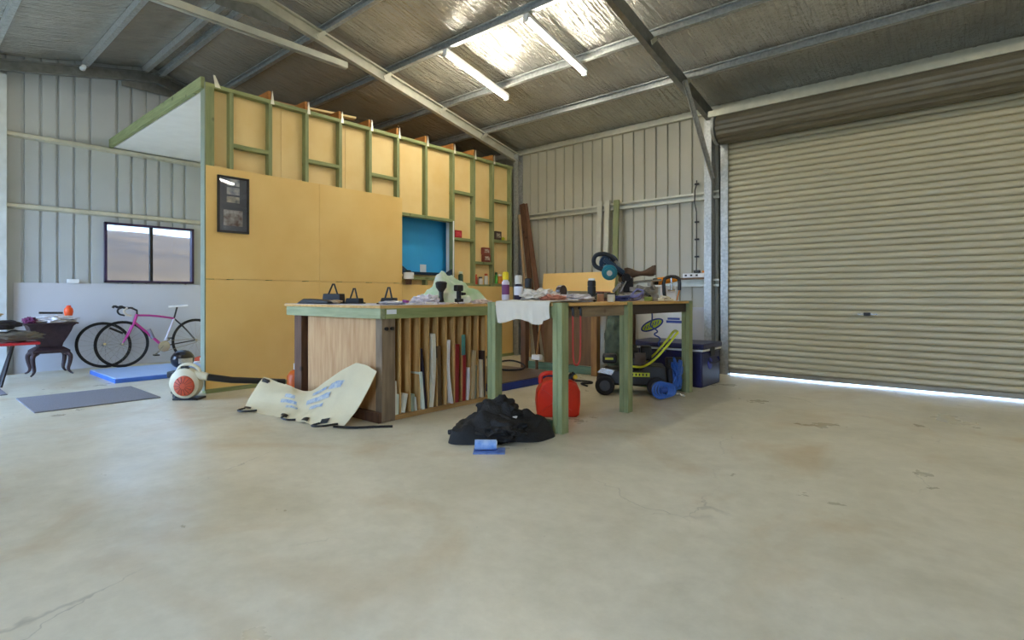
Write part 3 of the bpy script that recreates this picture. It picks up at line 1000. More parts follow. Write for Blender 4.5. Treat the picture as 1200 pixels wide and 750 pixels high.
def cloth_blob(name, c, r, col, lab, cat='cloth', seed=1, amp=.5, group=None, freq=3.2, rough=.85):
    mb = MB().blob(c, r, amp=amp, freq=freq, seed=seed, sub=4, flat=c[2] - r[2] * .55)
    zmin = min(v.z for v in mb.v)
    for v in mb.v:
        v.z += (c[2] - r[2]) - zmin
    return single(name, mb, mat('m_' + name + col, col, rough, var=.25, scale=12), lab, cat, (c[0], c[1], c[2] - r[2]), group=group)
cloth_blob('white_cloth', (cx, cy + .06, .775), (.17, .24, .06), '#d9d5d8', 'crumpled white cloth heaped on top of the iron stove', seed=2)
cloth_blob('purple_cloth', (cx + .07, cy - .21, .765), (.11, .07, .05), '#6d2f58', 'small purple and pink cloth on the left of the stove top', seed=5)
single('black_rod', MB().cyl((cx + .1, cy - .12, .853), (cx + .02, cy + .14, .845), .014), m_black, 'short black rod lying across the white cloth on the stove', 'rod', (cx + .06, cy, .84))
ob = thing('orange_bottle', 'bright orange bottle standing on cloth on the iron stove', 'bottle', (cx - .05, cy + .22, .80))
part('body', MB().lathe([(.02, .80), (.045, .805), (.055, .86), (.05, .90), (.03, .925)], (cx - .05, cy + .22, 0), 16), mat('orange_plastic', '#f2581c', .4), ob)
part('cap', MB().lathe([(.028, .925), (.028, .945), (.012, .95)], (cx - .05, cy + .22, 0), 12), mat('orange_cap', '#e2410f', .4), ob)

# red bench at the left edge with bags
rb = thing('red_bench', 'low red-edged trestle bench at the left edge, piled with bags', 'bench', (-8.8, .75, 0))
part('bench_top', MB().box(-9.05, -8.7, .1, 1.27, .49, .52), mat('red_paint', '#b0202a', .4), rb, bevel=.004)
for y in (.3, 1.02):
    part('leg', MB().bar((-8.98, y - .1, .0), (-8.9, y + .02, .49), .022, .022).bar((-8.76, y - .1, .0), (-8.84, y + .02, .49), .022, .022), m_dark, rb)
def bag(name, c, r, col, lab, seed, handle=True):
    t = thing(name, lab, 'bag', (c[0], c[1], c[2] - r[2]))
    mb = MB().blob(c, r, amp=.3, freq=2.2, seed=seed, sub=4)
    zmin = min(v.z for v in mb.v)
    for v in mb.v:
        v.z += (c[2] - r[2]) - zmin + .001
    part('bag_body', mb, mat(name + '_m' + col, col, .85, var=.35, scale=8), t)
    if handle:
        part('handle', MB().tube([(c[0] + r[0] * .5, c[1] - r[1] * .3, c[2] + r[2] * .7), (c[0] + r[0] * .6, c[1], c[2] + r[2] * 1.5), (c[0] + r[0] * .5, c[1] + r[1] * .3, c[2] + r[2] * .7)], .008, smooth=2), m_black, t)
    return t
bag('camo_bag', (-8.87, 1.04, .585), (.13, .28, .065), '#6b6458', 'mottled grey-brown bag lying along the right end of the red bench', 3)
bag('black_bag', (-8.87, .85, .73), (.13, .26, .06), '#29252a', 'black bag lying on the mottled bag on the red bench', 8)
bag('straw_bag', (-8.87, .72, .85), (.11, .2, .045), '#c9a873', 'straw-coloured bundle on top of the black bag at left edge', 12, False)

# ---------------------------------------------------------------- bicycle
m_tyre = m_rubber
m_pink = mat('pink_frame', '#c23f96', .3, .1, var=.05)
def wheel_parts(t, c, ry=.34, spokes=True, lean=0.0, name='wheel'):
    x, y, z = c
    rot = Matrix.Translation(Vector(c)) @ Matrix.Rotation(lean, 4, 'Y')
    mb = MB(); mb.M = rot
    mb.tube([(0, ry * math.cos(a), ry * math.sin(a)) for a in [2 * PI * i / 40 for i in range(40)]], .013, n=8, closed=True)
    w = part(name, mb, m_tyre, t)
    mb = MB(); mb.M = rot
    mb.tube([(0, (ry - .02) * math.cos(a), (ry - .02) * math.sin(a)) for a in [2 * PI * i / 40 for i in range(40)]], .009, n=6, closed=True)
    part('rim', mb, m_dark, w)
    mb = MB(); mb.M = rot
    mb.cyl((-.04, 0, 0), (.04, 0, 0), .02, n=12)
    part('hub', mb, m_chrome, w)
    if spokes:
        mb = MB(); mb.M = rot
        for i in range(20):
            a = 2 * PI * i / 20
            b = a + (.5 if i % 2 else -.5)
            mb.cyl((.03 * (1 if i % 2 else -1), .018 * math.cos(b), .018 * math.sin(b)), (0, (ry - .02) * math.cos(a), (ry - .02) * math.sin(a)), .0011, n=4)
        part('spokes', mb, m_chrome, w)
    return w
bx = -9.86
bk = thing('road_bicycle', 'pink and black road bicycle leaning against white board under the window', 'bicycle', (bx, 2.9, 0))
wheel_parts(bk, (bx, 2.385, .353))
wheel_parts(bk, (bx, 3.40, .353))
head_t, head_b = (bx, 2.575, .80), (bx, 2.535, .66)
seat_j, bbk, axf, axr = (bx, 3.085, .72), (bx, 2.93, .285), (bx, 2.385, .353), (bx, 3.40, .353)
fr = part('frame', MB().tube([head_t, head_b], .022).tube([(bx, 2.56, .785), (bx, 2.8, .775), seat_j], .016, smooth=1)
          .tube([(bx, 2.54, .68), bbk], .021), m_pink, bk)
part('seat_tube', MB().tube([seat_j, bbk], .017), mat('frame_white', '#cfcbd8', .35), fr)
part('seat_stay', MB().tube([seat_j, (bx, 3.25, .55), axr], .012, smooth=1).tube([bbk, axr], .010), mat('frame_black', '#26212a', .35), fr)
part('fork', MB().tube([(bx + .03, 2.53, .66), (bx + .05, 2.46, .50), axf], lambda t: .014 - .006 * t, smooth=1).tube([(bx - .03, 2.53, .66), (bx - .05, 2.46, .50), axf], lambda t: .014 - .006 * t, smooth=1)
     .tube([(bx - .03, 2.53, .66), (bx + .03, 2.53, .66)], .016), m_pink, bk)
part('seat_post', MB().tube([seat_j, (bx, 3.13, .91)], .013), m_black, bk)
sd = MB()
sd.add([(bx + w * s, y, z) for (y, w, z) in ((3.00, .012, .925), (3.08, .022, .93), (3.18, .045, .935), (3.27, .07, .945)) for s in (-1, 1)] +
       [(bx + w * s, y, z - .03) for (y, w, z) in ((3.00, .010, .925), (3.08, .02, .93), (3.18, .04, .935), (3.27, .06, .945)) for s in (-1, 1)],
       [(0, 1, 3, 2), (2, 3, 5, 4), (4, 5, 7, 6), (8, 10, 11, 9), (10, 12, 13, 11), (12, 14, 15, 13), (0, 2, 10, 8), (2, 4, 12, 10), (4, 6, 14, 12), (1, 9, 11, 3), (3, 11, 13, 5), (5, 13, 15, 7), (0, 8, 9, 1), (6, 7, 15, 14)])
part('saddle', sd, m_white, bk, bevel=.008)
hbm = MB().tube([(bx, 2.575, .80), (bx, 2.575, .86), (bx, 2.50, .90)], .014)
for s in (-1, 1):
    hbm.tube([(bx, 2.50, .90), (bx + s * .14, 2.49, .90), (bx + s * .17, 2.42, .905), (bx + s * .17, 2.36, .87), (bx + s * .175, 2.38, .80), (bx + s * .175, 2.46, .78)], .013, smooth=2)
hb_ = part('handlebar', hbm, m_black, bk)
part('brake_hood', MB().tube([(bx + .17, 2.38, .90), (bx + .17, 2.32, .93), (bx + .17, 2.30, .90)], .018, smooth=1).tube([(bx - .15, 2.38, .90), (bx - .15, 2.32, .93), (bx - .15, 2.30, .90)], .018, smooth=1), m_black, hb_)
part('bar_tape', MB().tube([(bx + .17, 2.41, .905), (bx + .172, 2.355, .87), (bx + .176, 2.385, .80), (bx + .176, 2.46, .78)], .016, smooth=2), mat('bar_tape_white', '#d9cfc0', .6), hb_)
part('chainring', MB().lathe([(.0, -.004), (.085, -.004), (.085, .004), (.0, .004)], (bx + .045, bbk[1], bbk[2]), 28, 'x'), m_chrome, bk)
part('crank_arm', MB().bar((bx + .06, bbk[1], bbk[2]), (bx + .06, bbk[1] - .12, bbk[2] - .12), .012, .022), m_chrome, bk)
part('crank_arm', MB().bar((bx - .06, bbk[1], bbk[2]), (bx - .06, bbk[1] + .12, bbk[2] + .12), .012, .022), m_chrome, bk)
part('pedal', MB().box(bx + .06, bx + .15, bbk[1] - .16, bbk[1] - .09, bbk[2] - .135, bbk[2] - .115), m_dark, bk)
part('pedal', MB().box(bx - .14, bx - .06, bbk[1] + .09, bbk[1] + .16, bbk[2] + .105, bbk[2] + .125), m_dark, bk)
part('bottle_cage', MB().cyl((bx + .0, 2.79, .42), (bx + .0, 2.73, .56), .03, n=12), mat('cage_grey', '#8f8ea5', .5, alpha=1), bk)
part('chain', MB().tube([(bx + .045, 2.93, .37), (bx + .045, 3.40, .38), (bx + .045, 3.435, .353), (bx + .045, 3.40, .32), (bx + .045, 2.93, .20)], .004), m_chrome, bk)
part('fender_clip', MB().obox((bx, 2.31, .56), (.03, .19, .03), (-28, 0, 0)), m_black, bk, label='short black mudguard above the front wheel')
sw = thing('spare_wheel', 'spare bicycle wheel leaning on white board behind the front wheel', 'wheel', (-10.02, 2.17, 0))
wheel_parts(sw, (-10.045, 2.20, .345), spokes=True, lean=-.28, name='tyre')

# helmet resting on the mat, striped shoe
hm = thing('black_helmet', 'glossy black round helmet on the blue mat behind the blower', 'helmet', (-8.55, 2.78, .06))
part('shell', MB().blob((-8.55, 2.78, .19), (.125, .15, .13), amp=.06, freq=1.5, seed=3, sub=3, flat=.06), mat('helmet_black', '#1c1a20', .2), hm)
part('visor', MB().grid(lambda u, v: (-8.43 + .02 * math.sin(PI * u), 2.69 + .18 * u, .14 + .07 * v), 6, 2, thick=.006), m_chrome, hm)
sh = thing('striped_shoe', 'red and white striped shoe beside the wall corner behind the bicycle wheel', 'shoe', (-9.1, 3.27, .06))
m_shoe = mat('shoe_red', '#c9553f', .6)
def shf(u, v):
    w = .045 * math.sin(PI * (0.12 + .76 * v)) ** .5
    a = PI * u
    return (-9.1 + w * math.cos(a), 3.10 + .28 * v, .085 + (.05 + .07 * v) * math.sin(a))
part('upper', MB().grid(shf, 10, 10), m_shoe, sh)
part('sole', MB().box(-9.145, -9.055, 3.10, 3.38, .061, .088), m_white, sh, bevel=.008)
for k in range(3):
    sbox('stripe', m_white, sh, -9.052, -9.048, 3.18 + k * .05, 3.20 + k * .05, .09, .14)

# ---------------------------------------------------------------- leaf blower
lb = thing('leaf_blower', 'white leaf blower with orange fan cover and long black tube', 'leaf blower', (-6.28, 2.08, 0), 40.8, local=True)
m_cream = mat('blower_white', '#cdc4a6', .4, var=.06)
m_org = mat('blower_orange', '#c8502c', .45, var=.2, scale=30)
part('housing', MB().lathe([(.02, -.07), (.12, -.07), (.155, -.045), (.165, 0), (.155, .045), (.12, .07), (.02, .07)], (0, 0, .175), 28, 'y'), m_cream, lb)
cov = part('fan_cover', MB().lathe([(.105, -.07), (.10, -.09), (.06, -.10), (.02, -.102)], (.02, 0, .155), 24, 'y'), m_org, lb)
mb = MB()
for k in range(14):
    a = 2 * PI * k / 14
    mb.bar((.02 + .03 * math.cos(a), -.102, .155 + .03 * math.sin(a)), (.02 + .095 * math.cos(a), -.094, .155 + .095 * math.sin(a)), .006, .008, up=(0, 1, 0))
part('grille', mb, mat('grille_dark', '#8b3520', .5), cov)
part('nozzle', MB().cyl((.0, 0, .275), (.23, 0, .235), .055, .04, n=18), m_cream, lb)
part('blower_tube', MB().tube([(.22, .0, .235), (.42, .10, .19), (.85, .42, .12)], lambda t: .036 - .004 * t, n=14), m_black, lb)
part('handle', MB().tube([(-.10, 0, .29), (-.06, 0, .36), (.05, 0, .375), (.13, 0, .33), (.14, 0, .28)], .017, n=8, smooth=2), m_cream, lb)
part('trigger', MB().obox((.0, -.02, .33), (.08, .03, .03), (0, 10, 0)), m_black, lb)
part('engine', MB().box(-.20, -.08, .05, .19, .05, .21).box(-.235, -.05, .04, .20, .22, .285).cyl((-.15, .12, .0), (-.15, .12, .06), .06, n=12), m_black, lb, bevel=.01)
part('foot', MB().box(-.12, .14, -.05, .12, 0, .022), m_dark, lb, bevel=.006)

# orange fuel bottle behind the leg
fb = thing('orange_jug', 'orange fuel bottle with white cap between yellow wall and bench leg', 'bottle', (-6.0, 3.15, 0))
part('body', MB().lathe([(.10, 0), (.115, .01), (.115, .16), (.08, .215), (.035, .235)], (-6.0, 3.15, 0), 18), mat('jug_orange', '#d9661f', .4), fb)
part('cap', MB().lathe([(.045, .235), (.045, .30), (.03, .305)], (-6.0, 3.15, 0), 14), m_white, fb)

# ---------------------------------------------------------------- cream tarpaulin bag
m_tarp = mat('cream_vinyl', '#d8caa4', .65, var=.08, scale=3, bump=.3, bscale=8)
ctrl = [  # rows from the floor edge to the top edge, left to right
    [(-5.25, 2.22, .01), (-4.80, 2.30, .01), (-4.45, 2.32, .01), (-4.16, 2.36, .01), (-3.96, 2.47, .01)],
    [(-5.40, 2.32, .05), (-4.92, 2.42, .07), (-4.55, 2.46, .07), (-4.24, 2.50, .16), (-3.90, 2.56, .15)],
    [(-5.50, 2.44, .15), (-5.02, 2.52, .17), (-4.68, 2.56, .16), (-4.27, 2.60, .31), (-3.84, 2.64, .33)],
    [(-5.60, 2.58, .25), (-5.15, 2.60, .21), (-4.75, 2.63, .20), (-4.17, 2.70, .485), (-3.845, 2.715, .45)]]
def bern(n, i, t):
    return math.comb(n, i) * t ** i * (1 - t) ** (n - i)
def catm(ps, t):
    n = len(ps) - 1
    s = min(int(t * n), n - 1)
    f = t * n - s
    P = lambda k: Vector(ps[max(0, min(n, k))])
    a, b, c, d = P(s - 1), P(s), P(s + 1), P(s + 2)
    return .5 * ((2 * b) + (c - a) * f + (2 * a - 5 * b + 4 * c - d) * f * f + (3 * b - a - 3 * c + d) * f ** 3)
def tarpf(u, v):
    p = catm([catm(r, u) for r in ctrl], v)
    w = .012 * noise.noise(Vector((u * 9, v * 3, 1))) + .006 * noise.noise(Vector((u * 20, v * 9, 4)))
    return p + Vector((0, -abs(w) * .7, w + .008 * math.sin(u * 24) * (1 - v)))
tp = thing('cream_tarp_bag', 'cream vinyl tarp bag with black handles and blue print, slumped against bench end', 'tarp', (-4.6, 2.5, 0))
mb = MB().grid(tarpf, 44, 18, thick=.006)
for v in mb.v:
    v.z = max(v.z, .002)
tb = part('sheet', mb, m_tarp, tp)
def on_tarp(u, v, off=.004):
    p = tarpf(u, v)
    a = tarpf(min(1, u + .02), v) - tarpf(max(0, u - .02), v)
    b = tarpf(u, min(1, v + .02)) - tarpf(u, max(0, v - .02))
    n = a.cross(b).normalized()
    if n.y > 0:
        n = -n
    return p + n * off, n
def patch(u0, u1, v0, v1, off=.005, nu=6, nv=3):
    return MB().grid(lambda a, b: on_tarp(u0 + (u1 - u0) * a, v0 + (v1 - v0) * b, off)[0], nu, nv)
m_print = mat('blue_print', '#8195b4', .6, col2='#c4c6bc', scale=30)
for u0, u1, v0, v1 in ((.26, .36, .52, .60), (.24, .40, .40, .47), (.30, .42, .30, .35), (.55, .68, .62, .70), (.50, .74, .44, .54), (.55, .70, .30, .37), (.70, .80, .60, .72)):
    part('print_mark', patch(u0, u1, v0, v1), m_print, tb)
for u, v in ((.06, .88), (.04, .12), (.35, .06), (.60, .06), (.80, .08)):
    part('reinforcing_patch', patch(u - .035, u + .035, v - .04, v + .05, .007), m_black, tp)
def handle(u0, u1, v, drop):
    a, n = on_tarp(u0, v, .008)
    b, n2 = on_tarp(u1, v, .008)
    m1 = (a * .8 + b * .2) + Vector((0, -drop, .0)); m2 = (a * .2 + b * .8) + Vector((0, -drop, 0))
    for q in (m1, m2):
        q.z = max(.014, q.z)
    part('handle', MB().tube([a, m1, m2, b], .009, smooth=2), m_black, tp)
handle(.02, .12, .06, .10)
handle(.36, .50, .04, .06)
handle(.76, .92, .06, .12)
handle(.03, .10, .90, .02)
single('black_strap', MB().tube([(-4.02, 2.42, .012), (-3.86, 2.50, .012), (-3.74, 2.66, .012), (-3.66, 2.74, .012)], .010, smooth=2), m_rubber, 'black strap lying on the floor at the foot of the corner post', 'strap', (-3.86, 2.5, 0))

# ---------------------------------------------------------------- black bag heap, blue bottle, jerry can
hp = thing('black_duffel_bag', 'black fabric bag slumped in a heap on floor before the green legs', 'bag', (-2.72, 3.12, 0))
m_bag = mat('black_fabric', '#0c0c0e', .7, var=.4, scale=25, bump=.3, bscale=70)
def heap(u, v):
    a = 2 * PI * u
    r = v
    prof = [(0.0, .23), (.25, .235), (.45, .17), (.62, .155), (.8, .135), (.92, .09), (.98, .035), (1.0, .0)]
    for i in range(len(prof) - 1):
        if prof[i][0] <= r <= prof[i + 1][0]:
            t = (r - prof[i][0]) / (prof[i + 1][0] - prof[i][0])
            t = t * t * (3 - 2 * t)
            z = prof[i][1] * (1 - t) + prof[i + 1][1] * t
            break
    R0 = .305 + .05 * math.sin(a * 2 + 1) + .04 * math.sin(a * 3 + 2) + .02 * math.sin(a * 7)
    x, y = R0 * r * math.cos(a) * 1.12, R0 * r * math.sin(a) * .78
    z = z * (1 + .45 * noise.noise(Vector((x * 5, y * 5, 2))) + .3 * noise.noise(Vector((x * 13, y * 13, 5)))) + .015 * math.sin(x * 30 + y * 18) * (1 - r) * r * 3
    c, s = math.cos(R(40.8)), math.sin(R(40.8))
    return (-2.80 + x * c - y * s, 3.08 + x * s + y * c, max(.001, z))
part('bag_body', MB().grid(heap, 64, 26), m_bag, hp)
part('flap', MB().grid(lambda u, v: (-3.10 + .30 * u + .02 * v, 2.92 + .20 * u + .18 * v - .05 * u * v, .012 + .10 * u * math.sin(PI * (.15 + .7 * v)) + .015 * noise.noise(Vector((u * 5, v * 5, 3)))), 12, 8, thick=.008), m_bag, hp)
part('lobe', MB().blob((-2.86, 3.16, .17), (.19, .14, .11), amp=.35, freq=2.4, seed=4, sub=4), m_bag, hp)
part('lobe', MB().blob((-2.72, 3.02, .09), (.2, .16, .085), amp=.35, freq=2.6, seed=9, sub=4, flat=.003), m_bag, hp)
part('strap', MB().tube([(-3.0, 2.95, .06), (-2.9, 2.96, .16), (-2.78, 3.02, .20), (-2.66, 3.06, .16)], .014, smooth=2), m_black, hp)
part('strap', MB().tube([(-3.16, 2.90, .014), (-3.08, 2.95, .03), (-2.98, 3.02, .05)], .020, smooth=1), m_black, hp)
part('label_tag', MB().obox((-2.70, 3.13, .175), (.08, .05, .006), (10, 15, 30)), m_white, hp)
bp = thing('blue_roll', 'blue and white plastic roll lying on a blue card by the black bag', 'roll', (-2.60, 2.74, 0), 40.8, local=True)
part('roll', MB().cyl((-.08, .02, .045), (.07, .02, .045), .035, n=18), mat('roll_blue', '#5f8fd8', .3, col2='#a9c4ea', scale=20), bp)
part('roll_end', MB().cyl((.0701, .02, .045), (.074, .02, .045), .026, n=16), m_white, bp)
part('card', MB().box(-.09, .13, -.06, .09, 0, .006), mat('card_blue', '#3f64b0', .5, col2='#7f97c8', scale=16), bp)

jc = thing('red_jerry_can', 'red plastic jerry can with black spout behind the near green leg', 'jerry can', (-2.93, 4.02, 0), 40.8, local=True)
m_red = mat('jerry_red', '#dc2f16', .35, var=.08)
poly = [(-.185, .02), (-.165, 0), (.165, 0), (.19, .02), (.2, .12), (.2, .23), (.17, .30), (.12, .33), (-.09, .33), (-.14, .30), (-.185, .22), (-.195, .12)]
part('body', MB().prism(poly, 'y', -.12, .12), m_red, jc, bevel=.02)
part('handle', MB().tube([(-.15, 0, .29), (-.15, 0, .365), (-.07, 0, .385), (.03, 0, .375), (.05, 0, .31)], .020, n=10, smooth=2), m_red, jc)
sp_ = part('spout', MB().cyl((.10, 0, .30), (.15, 0, .36), .038, n=14).cyl((.15, 0, .36), (.165, 0, .375), .03, n=14), m_black, jc)
part('cap', MB().cyl((.155, -.02, .345), (.165, -.045, .352), .02, n=12), mat('cap_yellow', '#e6c93c', .4), sp_)
part('rib', MB().bar((-.14, -.124, .25), (.12, -.124, .06), .008, .02, up=(0, 1, 0)).bar((.12, -.124, .25), (-.14, -.124, .06), .008, .02, up=(0, 1, 0)), m_red, jc)

# low platform with blue edge between benches
pl = thing('blue_edged_platform', 'low dark platform with dark blue edge lying on floor between benches', 'platform', (-4.7, 5.15, 0))
part('deck', MB().box(-5.3, -4.13, 4.5, 5.8, .075, .09), mat('deck_brown', '#5a4a3c', .35), pl, bevel=.003)
part('edge', MB().box(-5.32, -4.11, 4.48, 5.82, 0, .082), mat('edge_blue', '#1e3688', .45), pl, bevel=.006)
single('black_hose', MB().tube([(-5.2, 5.5, .11), (-5.0, 5.7, .2), (-4.75, 5.75, .16), (-4.6, 5.6, .102), (-4.8, 5.35, .102), (-5.1, 5.5, .102)], .012, smooth=2), m_rubber, 'black hose curled on the blue-edged platform', 'hose', (-4.9, 5.55, .09))
single('floor_cable', MB().tube([(-3.95, 5.7, .012), (-3.72, 5.82, .012), (-3.6, 5.70, .012), (-3.75, 5.6, .012), (-3.55, 5.48, .012)], .011, smooth=2), m_rubber, 'short black cord on the floor behind the red jerry can', 'cord', (-3.75, 5.65, 0))
br = thing('broom', 'upturned hand broom with pale head leaning on the brown workbench', 'broom', (-4.86, 6.22, 0))
part('handle', MB().bar((-4.88, 6.20, .23), (-4.82, 6.235, .84), .035, .02), wood('broom_stick', '#b9854a', '#95642f', 'z'), br)
part('head', MB().box(-4.95, -4.80, 6.16, 6.24, .16, .235), m_white, br, bevel=.01)
part('stick_end', MB().bar((-4.88, 6.2, 0.0), (-4.88, 6.2, .16), .03, .03, up=(0, 1, 0)), m_brown_z, br)

# red strap on hooks
rs = thing('red_strap', 'red cord looped down from two black hooks on bench rail', 'strap', (-2.5, 3.68, .54))
xs_ = X1 - .008
part('cord', MB().tube([(xs_, 3.615, .94), (xs_, 3.615, .62), (xs_, 3.63, .54), (xs_, 3.67, .515), (xs_, 3.71, .54), (xs_, 3.725, .62), (xs_, 3.725, .94)], .007, smooth=2), mat('strap_red', '#b8352c', .6), rs)
for y in (3.615, 3.725):
    part('hook', MB().tube([(xs_ - .014, y, .985), (xs_ + .004, y, .975), (xs_ + .004, y, .93), (xs_ - .0, y + .008, .92)], .012, smooth=1), m_black, rs)

# ---------------------------------------------------------------- on the rack bench
def handled_tool(c, w, h, hh, lab, tilt=0, rz=25):
    t = thing('handled_clamp', lab, 'tool', c, rz, group='black tools with V handles', local=True)
    part('body', MB().prism([(-w / 2, 0), (w / 2, 0), (w / 2 - .005, h), (-w / 2 + .02, h)], 'y', -.045, .045), m_black, t, bevel=.006)
    part('handle', MB().tube([(-w * .26, 0, h - .005), (-.005 + tilt, 0, h + hh), (.01 + tilt, 0, h + hh), (w * .22, 0, h - .005)], .0085, n=8), m_black, t)
    part('base_pad', MB().box(-w / 2 - .02, w / 2 + .01, -.06, .06, 0, .012), m_rubber, t)
    return t
ZT = 1.004
handled_tool((-5.02, 3.02, ZT), .22, .10, .10, 'black tool with tall V handle, the largest, near the bench left corner')
handled_tool((-4.83, 3.14, ZT), .17, .055, .10, 'black tool with V handle, low body, second from the bench left corner', tilt=.0)
handled_tool((-4.28, 3.16, ZT), .15, .06, .10, 'black tool with V handle standing alone on the middle of the bench')
single('black_flat_case', MB().prism([(-5.44, ZT), (-4.85, ZT), (-4.80, ZT + .02), (-4.95, ZT + .04), (-5.3, ZT + .05)], 'y', 2.84, 2.95), m_black, 'flat black case lying along the left corner of the rack bench', 'case', (-5.2, 2.9, ZT), bevel=.008)
single('glove', MB().blob((-4.83, 2.93, ZT + .02), (.10, .05, .018), amp=.5, seed=3, sub=3, flat=ZT), mat('glove_tan', '#b59b78', .8), 'small tan work glove lying in front of the black tools', 'glove', (-4.83, 2.93, ZT))
m_clear = mat('clear_plastic', '#cfd0d6', .25, var=.1)
pk = thing('plastic_packet', 'clear plastic packet with purple corner lying at the bench corner', 'packet', (-3.98, 2.98, ZT))
part('packet', MB().blob((-3.98, 2.98, ZT + .016), (.07, .13, .018), amp=.5, seed=6, sub=3, flat=ZT), m_clear, pk)
part('purple_corner', MB().obox((-3.92, 3.08, ZT + .03), (.04, .05, .02), (0, 10, 20)), mat('purple_plastic', '#a2479b', .4), pk)
cloth_blob('white_plastic_bag', (-4.2, 3.55, ZT + .055), (.10, .14, .055), '#e8e2ea', 'crumpled white plastic bag on the rack bench left of the black torch', 'plastic bag', seed=11, amp=.6, rough=.4)
tr = thing('black_torch', 'black torch standing head up on the rack bench', 'torch', (-4.15, 3.71, ZT))
part('body', MB().lathe([(.055, 0), (.055, .012), (.028, .02), (.022, .07), (.024, .12)], (-4.15, 3.71, ZT), 18), m_black, tr)
part('lamp_head', MB().lathe([(.024, .12), (.055, .165), (.06, .21), (.045, .225), (.01, .228)], (-4.15, 3.71, ZT), 18), m_black, tr)
dr = thing('black_drill', 'black cordless screwdriver standing upright beside the torch', 'drill', (-4.05, 3.86, ZT))
part('battery', MB().box(-4.085, -4.015, 3.83, 3.895, ZT, ZT + .05), m_black, dr, bevel=.006)
part('grip', MB().cyl((-4.05, 3.86, ZT + .05), (-4.05, 3.86, ZT + .13), .025, n=12), m_dark, dr)
part('motor_housing', MB().box(-4.08, -4.02, 3.81, 3.90, ZT + .125, ZT + .19), m_black, dr, bevel=.012)
part('chuck', MB().cyl((-4.05, 3.90, ZT + .10), (-4.05, 3.95, ZT + .10), .018, .012, n=12), m_black, dr)
# green-white plastic sheeting heap, peaked
gp = thing('green_plastic_sheet', 'pale green translucent plastic sheeting heaped in a peak on rack bench', 'plastic sheet', (-4.3, 4.02, ZT))
def peak(u, v):
    a = 2 * PI * u
    r = v
    H = .34 * (1 - r) ** .8 * (1 + .2 * math.sin(a * 5 + 1) * r)
    Rr = (.19 + .05 * math.sin(a * 2 + .4) + .03 * math.sin(a * 6)) 
    x = Rr * r * math.cos(a) * 1.5
    y = Rr * r * math.sin(a)
    n_ = .09 * noise.noise(Vector((x * 12, y * 12, 1))) + .03 * noise.noise(Vector((x * 30, y * 30, 3)))
    c, s = math.cos(R(40.8)), math.sin(R(40.8))
    x -= .10 * (1 - r)
    return (-4.28 + x * c - y * s, 3.99 + x * s + y * c, max(ZT + .002, ZT + H + n_ * (1 - r * .3)))
part('sheet', MB().grid(peak, 56, 22), mat('green_film', '#e3e4d4', .35, col2='#b2cf9c', scale=7, alpha=1), gp)
cloth_blob('paper_scraps', (-3.98, 4.11, ZT + .025), (.09, .09, .028), '#e6d3c9', 'heap of white and pink paper scraps at the right end of rack bench', 'paper', seed=21, amp=.7)
SCR = ['small pale paper scrap nearest the purple packet on the rack bench', 'paper scrap second from the purple packet on the rack bench', 'paper scrap third from the purple packet on the rack bench', 'paper scrap in front of the crumpled white plastic bag, its left end',
       'paper scrap in front of the crumpled white plastic bag, its right end', 'paper scrap in front of the standing black torch', 'paper scrap between the black torch and the black screwdriver', 'paper scrap in front of the black cordless screwdriver', 'paper scrap in front of the green plastic sheeting']
for k in range(9):
    x, y = -3.98 + .05 * ((k * 37) % 5) / 5, 3.2 + .085 * k
    single('paper_scrap', MB().obox((x, y, ZT + .008), (.05, .05 + .01 * (k % 3), .01), (3 * (k % 4), 4, 30 * k)), mat('scrap_%d' % (k % 3), ['#ece8e2', '#d9d2d8', '#e9dcc8'][k % 3], .7),
           SCR[k], 'paper', (x, y, ZT), group='paper scraps on the rack bench')

# hatch wall: small things on noggins
cu = thing('white_cup', 'white paint cup with its shadow as a brown piece, on the ledge under the hatch', 'cup', (-6.46, 5.13, 1.255))
part('cup', MB().lathe([(.045, 1.33), (.075, 1.34), (.08, 1.43), (.055, 1.435)], (-6.46, 5.13, 0), 18), m_white, cu)
part('cup_shadow', MB().lathe([(.045, 1.253), (.05, 1.33), (.03, 1.335)], (-6.46, 5.13, 0), 16), m_brown_z, cu)  # brown piece stands in for the shadow beneath the cup
part('lid', MB().lathe([(.05, 1.435), (.03, 1.465), (.01, 1.47)], (-6.46, 5.13, 0), 16), m_dark, cu)
def pack(name, c, s, col, col2, lab, cat='packet', rz=0):
    t = thing(name, lab, cat, c, rz, local=True)
    part('box', MB().box(-s[0] / 2, s[0] / 2, -s[1] / 2, s[1] / 2, 0, s[2]), mat(name + col, col, .45), t, bevel=.003)
    part('printed_face', MB().box(s[0] / 2, s[0] / 2 + .002, -s[1] * .35, s[1] * .35, s[2] * .25, s[2] * .75), mat(name + col2, col2, .45, col2=col, scale=30), t)
    return t
xs2 = XW - .035
pack('red_packet', (xs2, 6.20, 2.041), (.05, .15, .12), '#b3222c', '#d9545a', 'red packet on the noggin right of the blue hatch')
pack('striped_box', (xs2, 6.88, 1.672), (.06, .17, .13), '#7c3a2f', '#e2dcd0', 'brown and white packet on the middle noggin, the lower of two')
pack('striped_box', (xs2, 6.87, 1.802), (.06, .17, .12), '#8a3f34', '#d8d0c8', 'brown and white packet stacked on top of another like it')
pack('dark_box', (xs2, 7.17, 2.081), (.06, .16, .15), '#4a3a30', '#c8b8a0', 'dark brown packet on the right-hand noggin')
single('yellow_ball', MB().lathe([(.01, 0), (.035, .01), (.04, .04), (.02, .06)], (xs2, 7.32, 2.081), 12), mat('lime', '#c8c832', .4), 'small yellow-green tin beside the dark brown packet on the noggin', 'tin', (xs2, 7.32, 2.081))
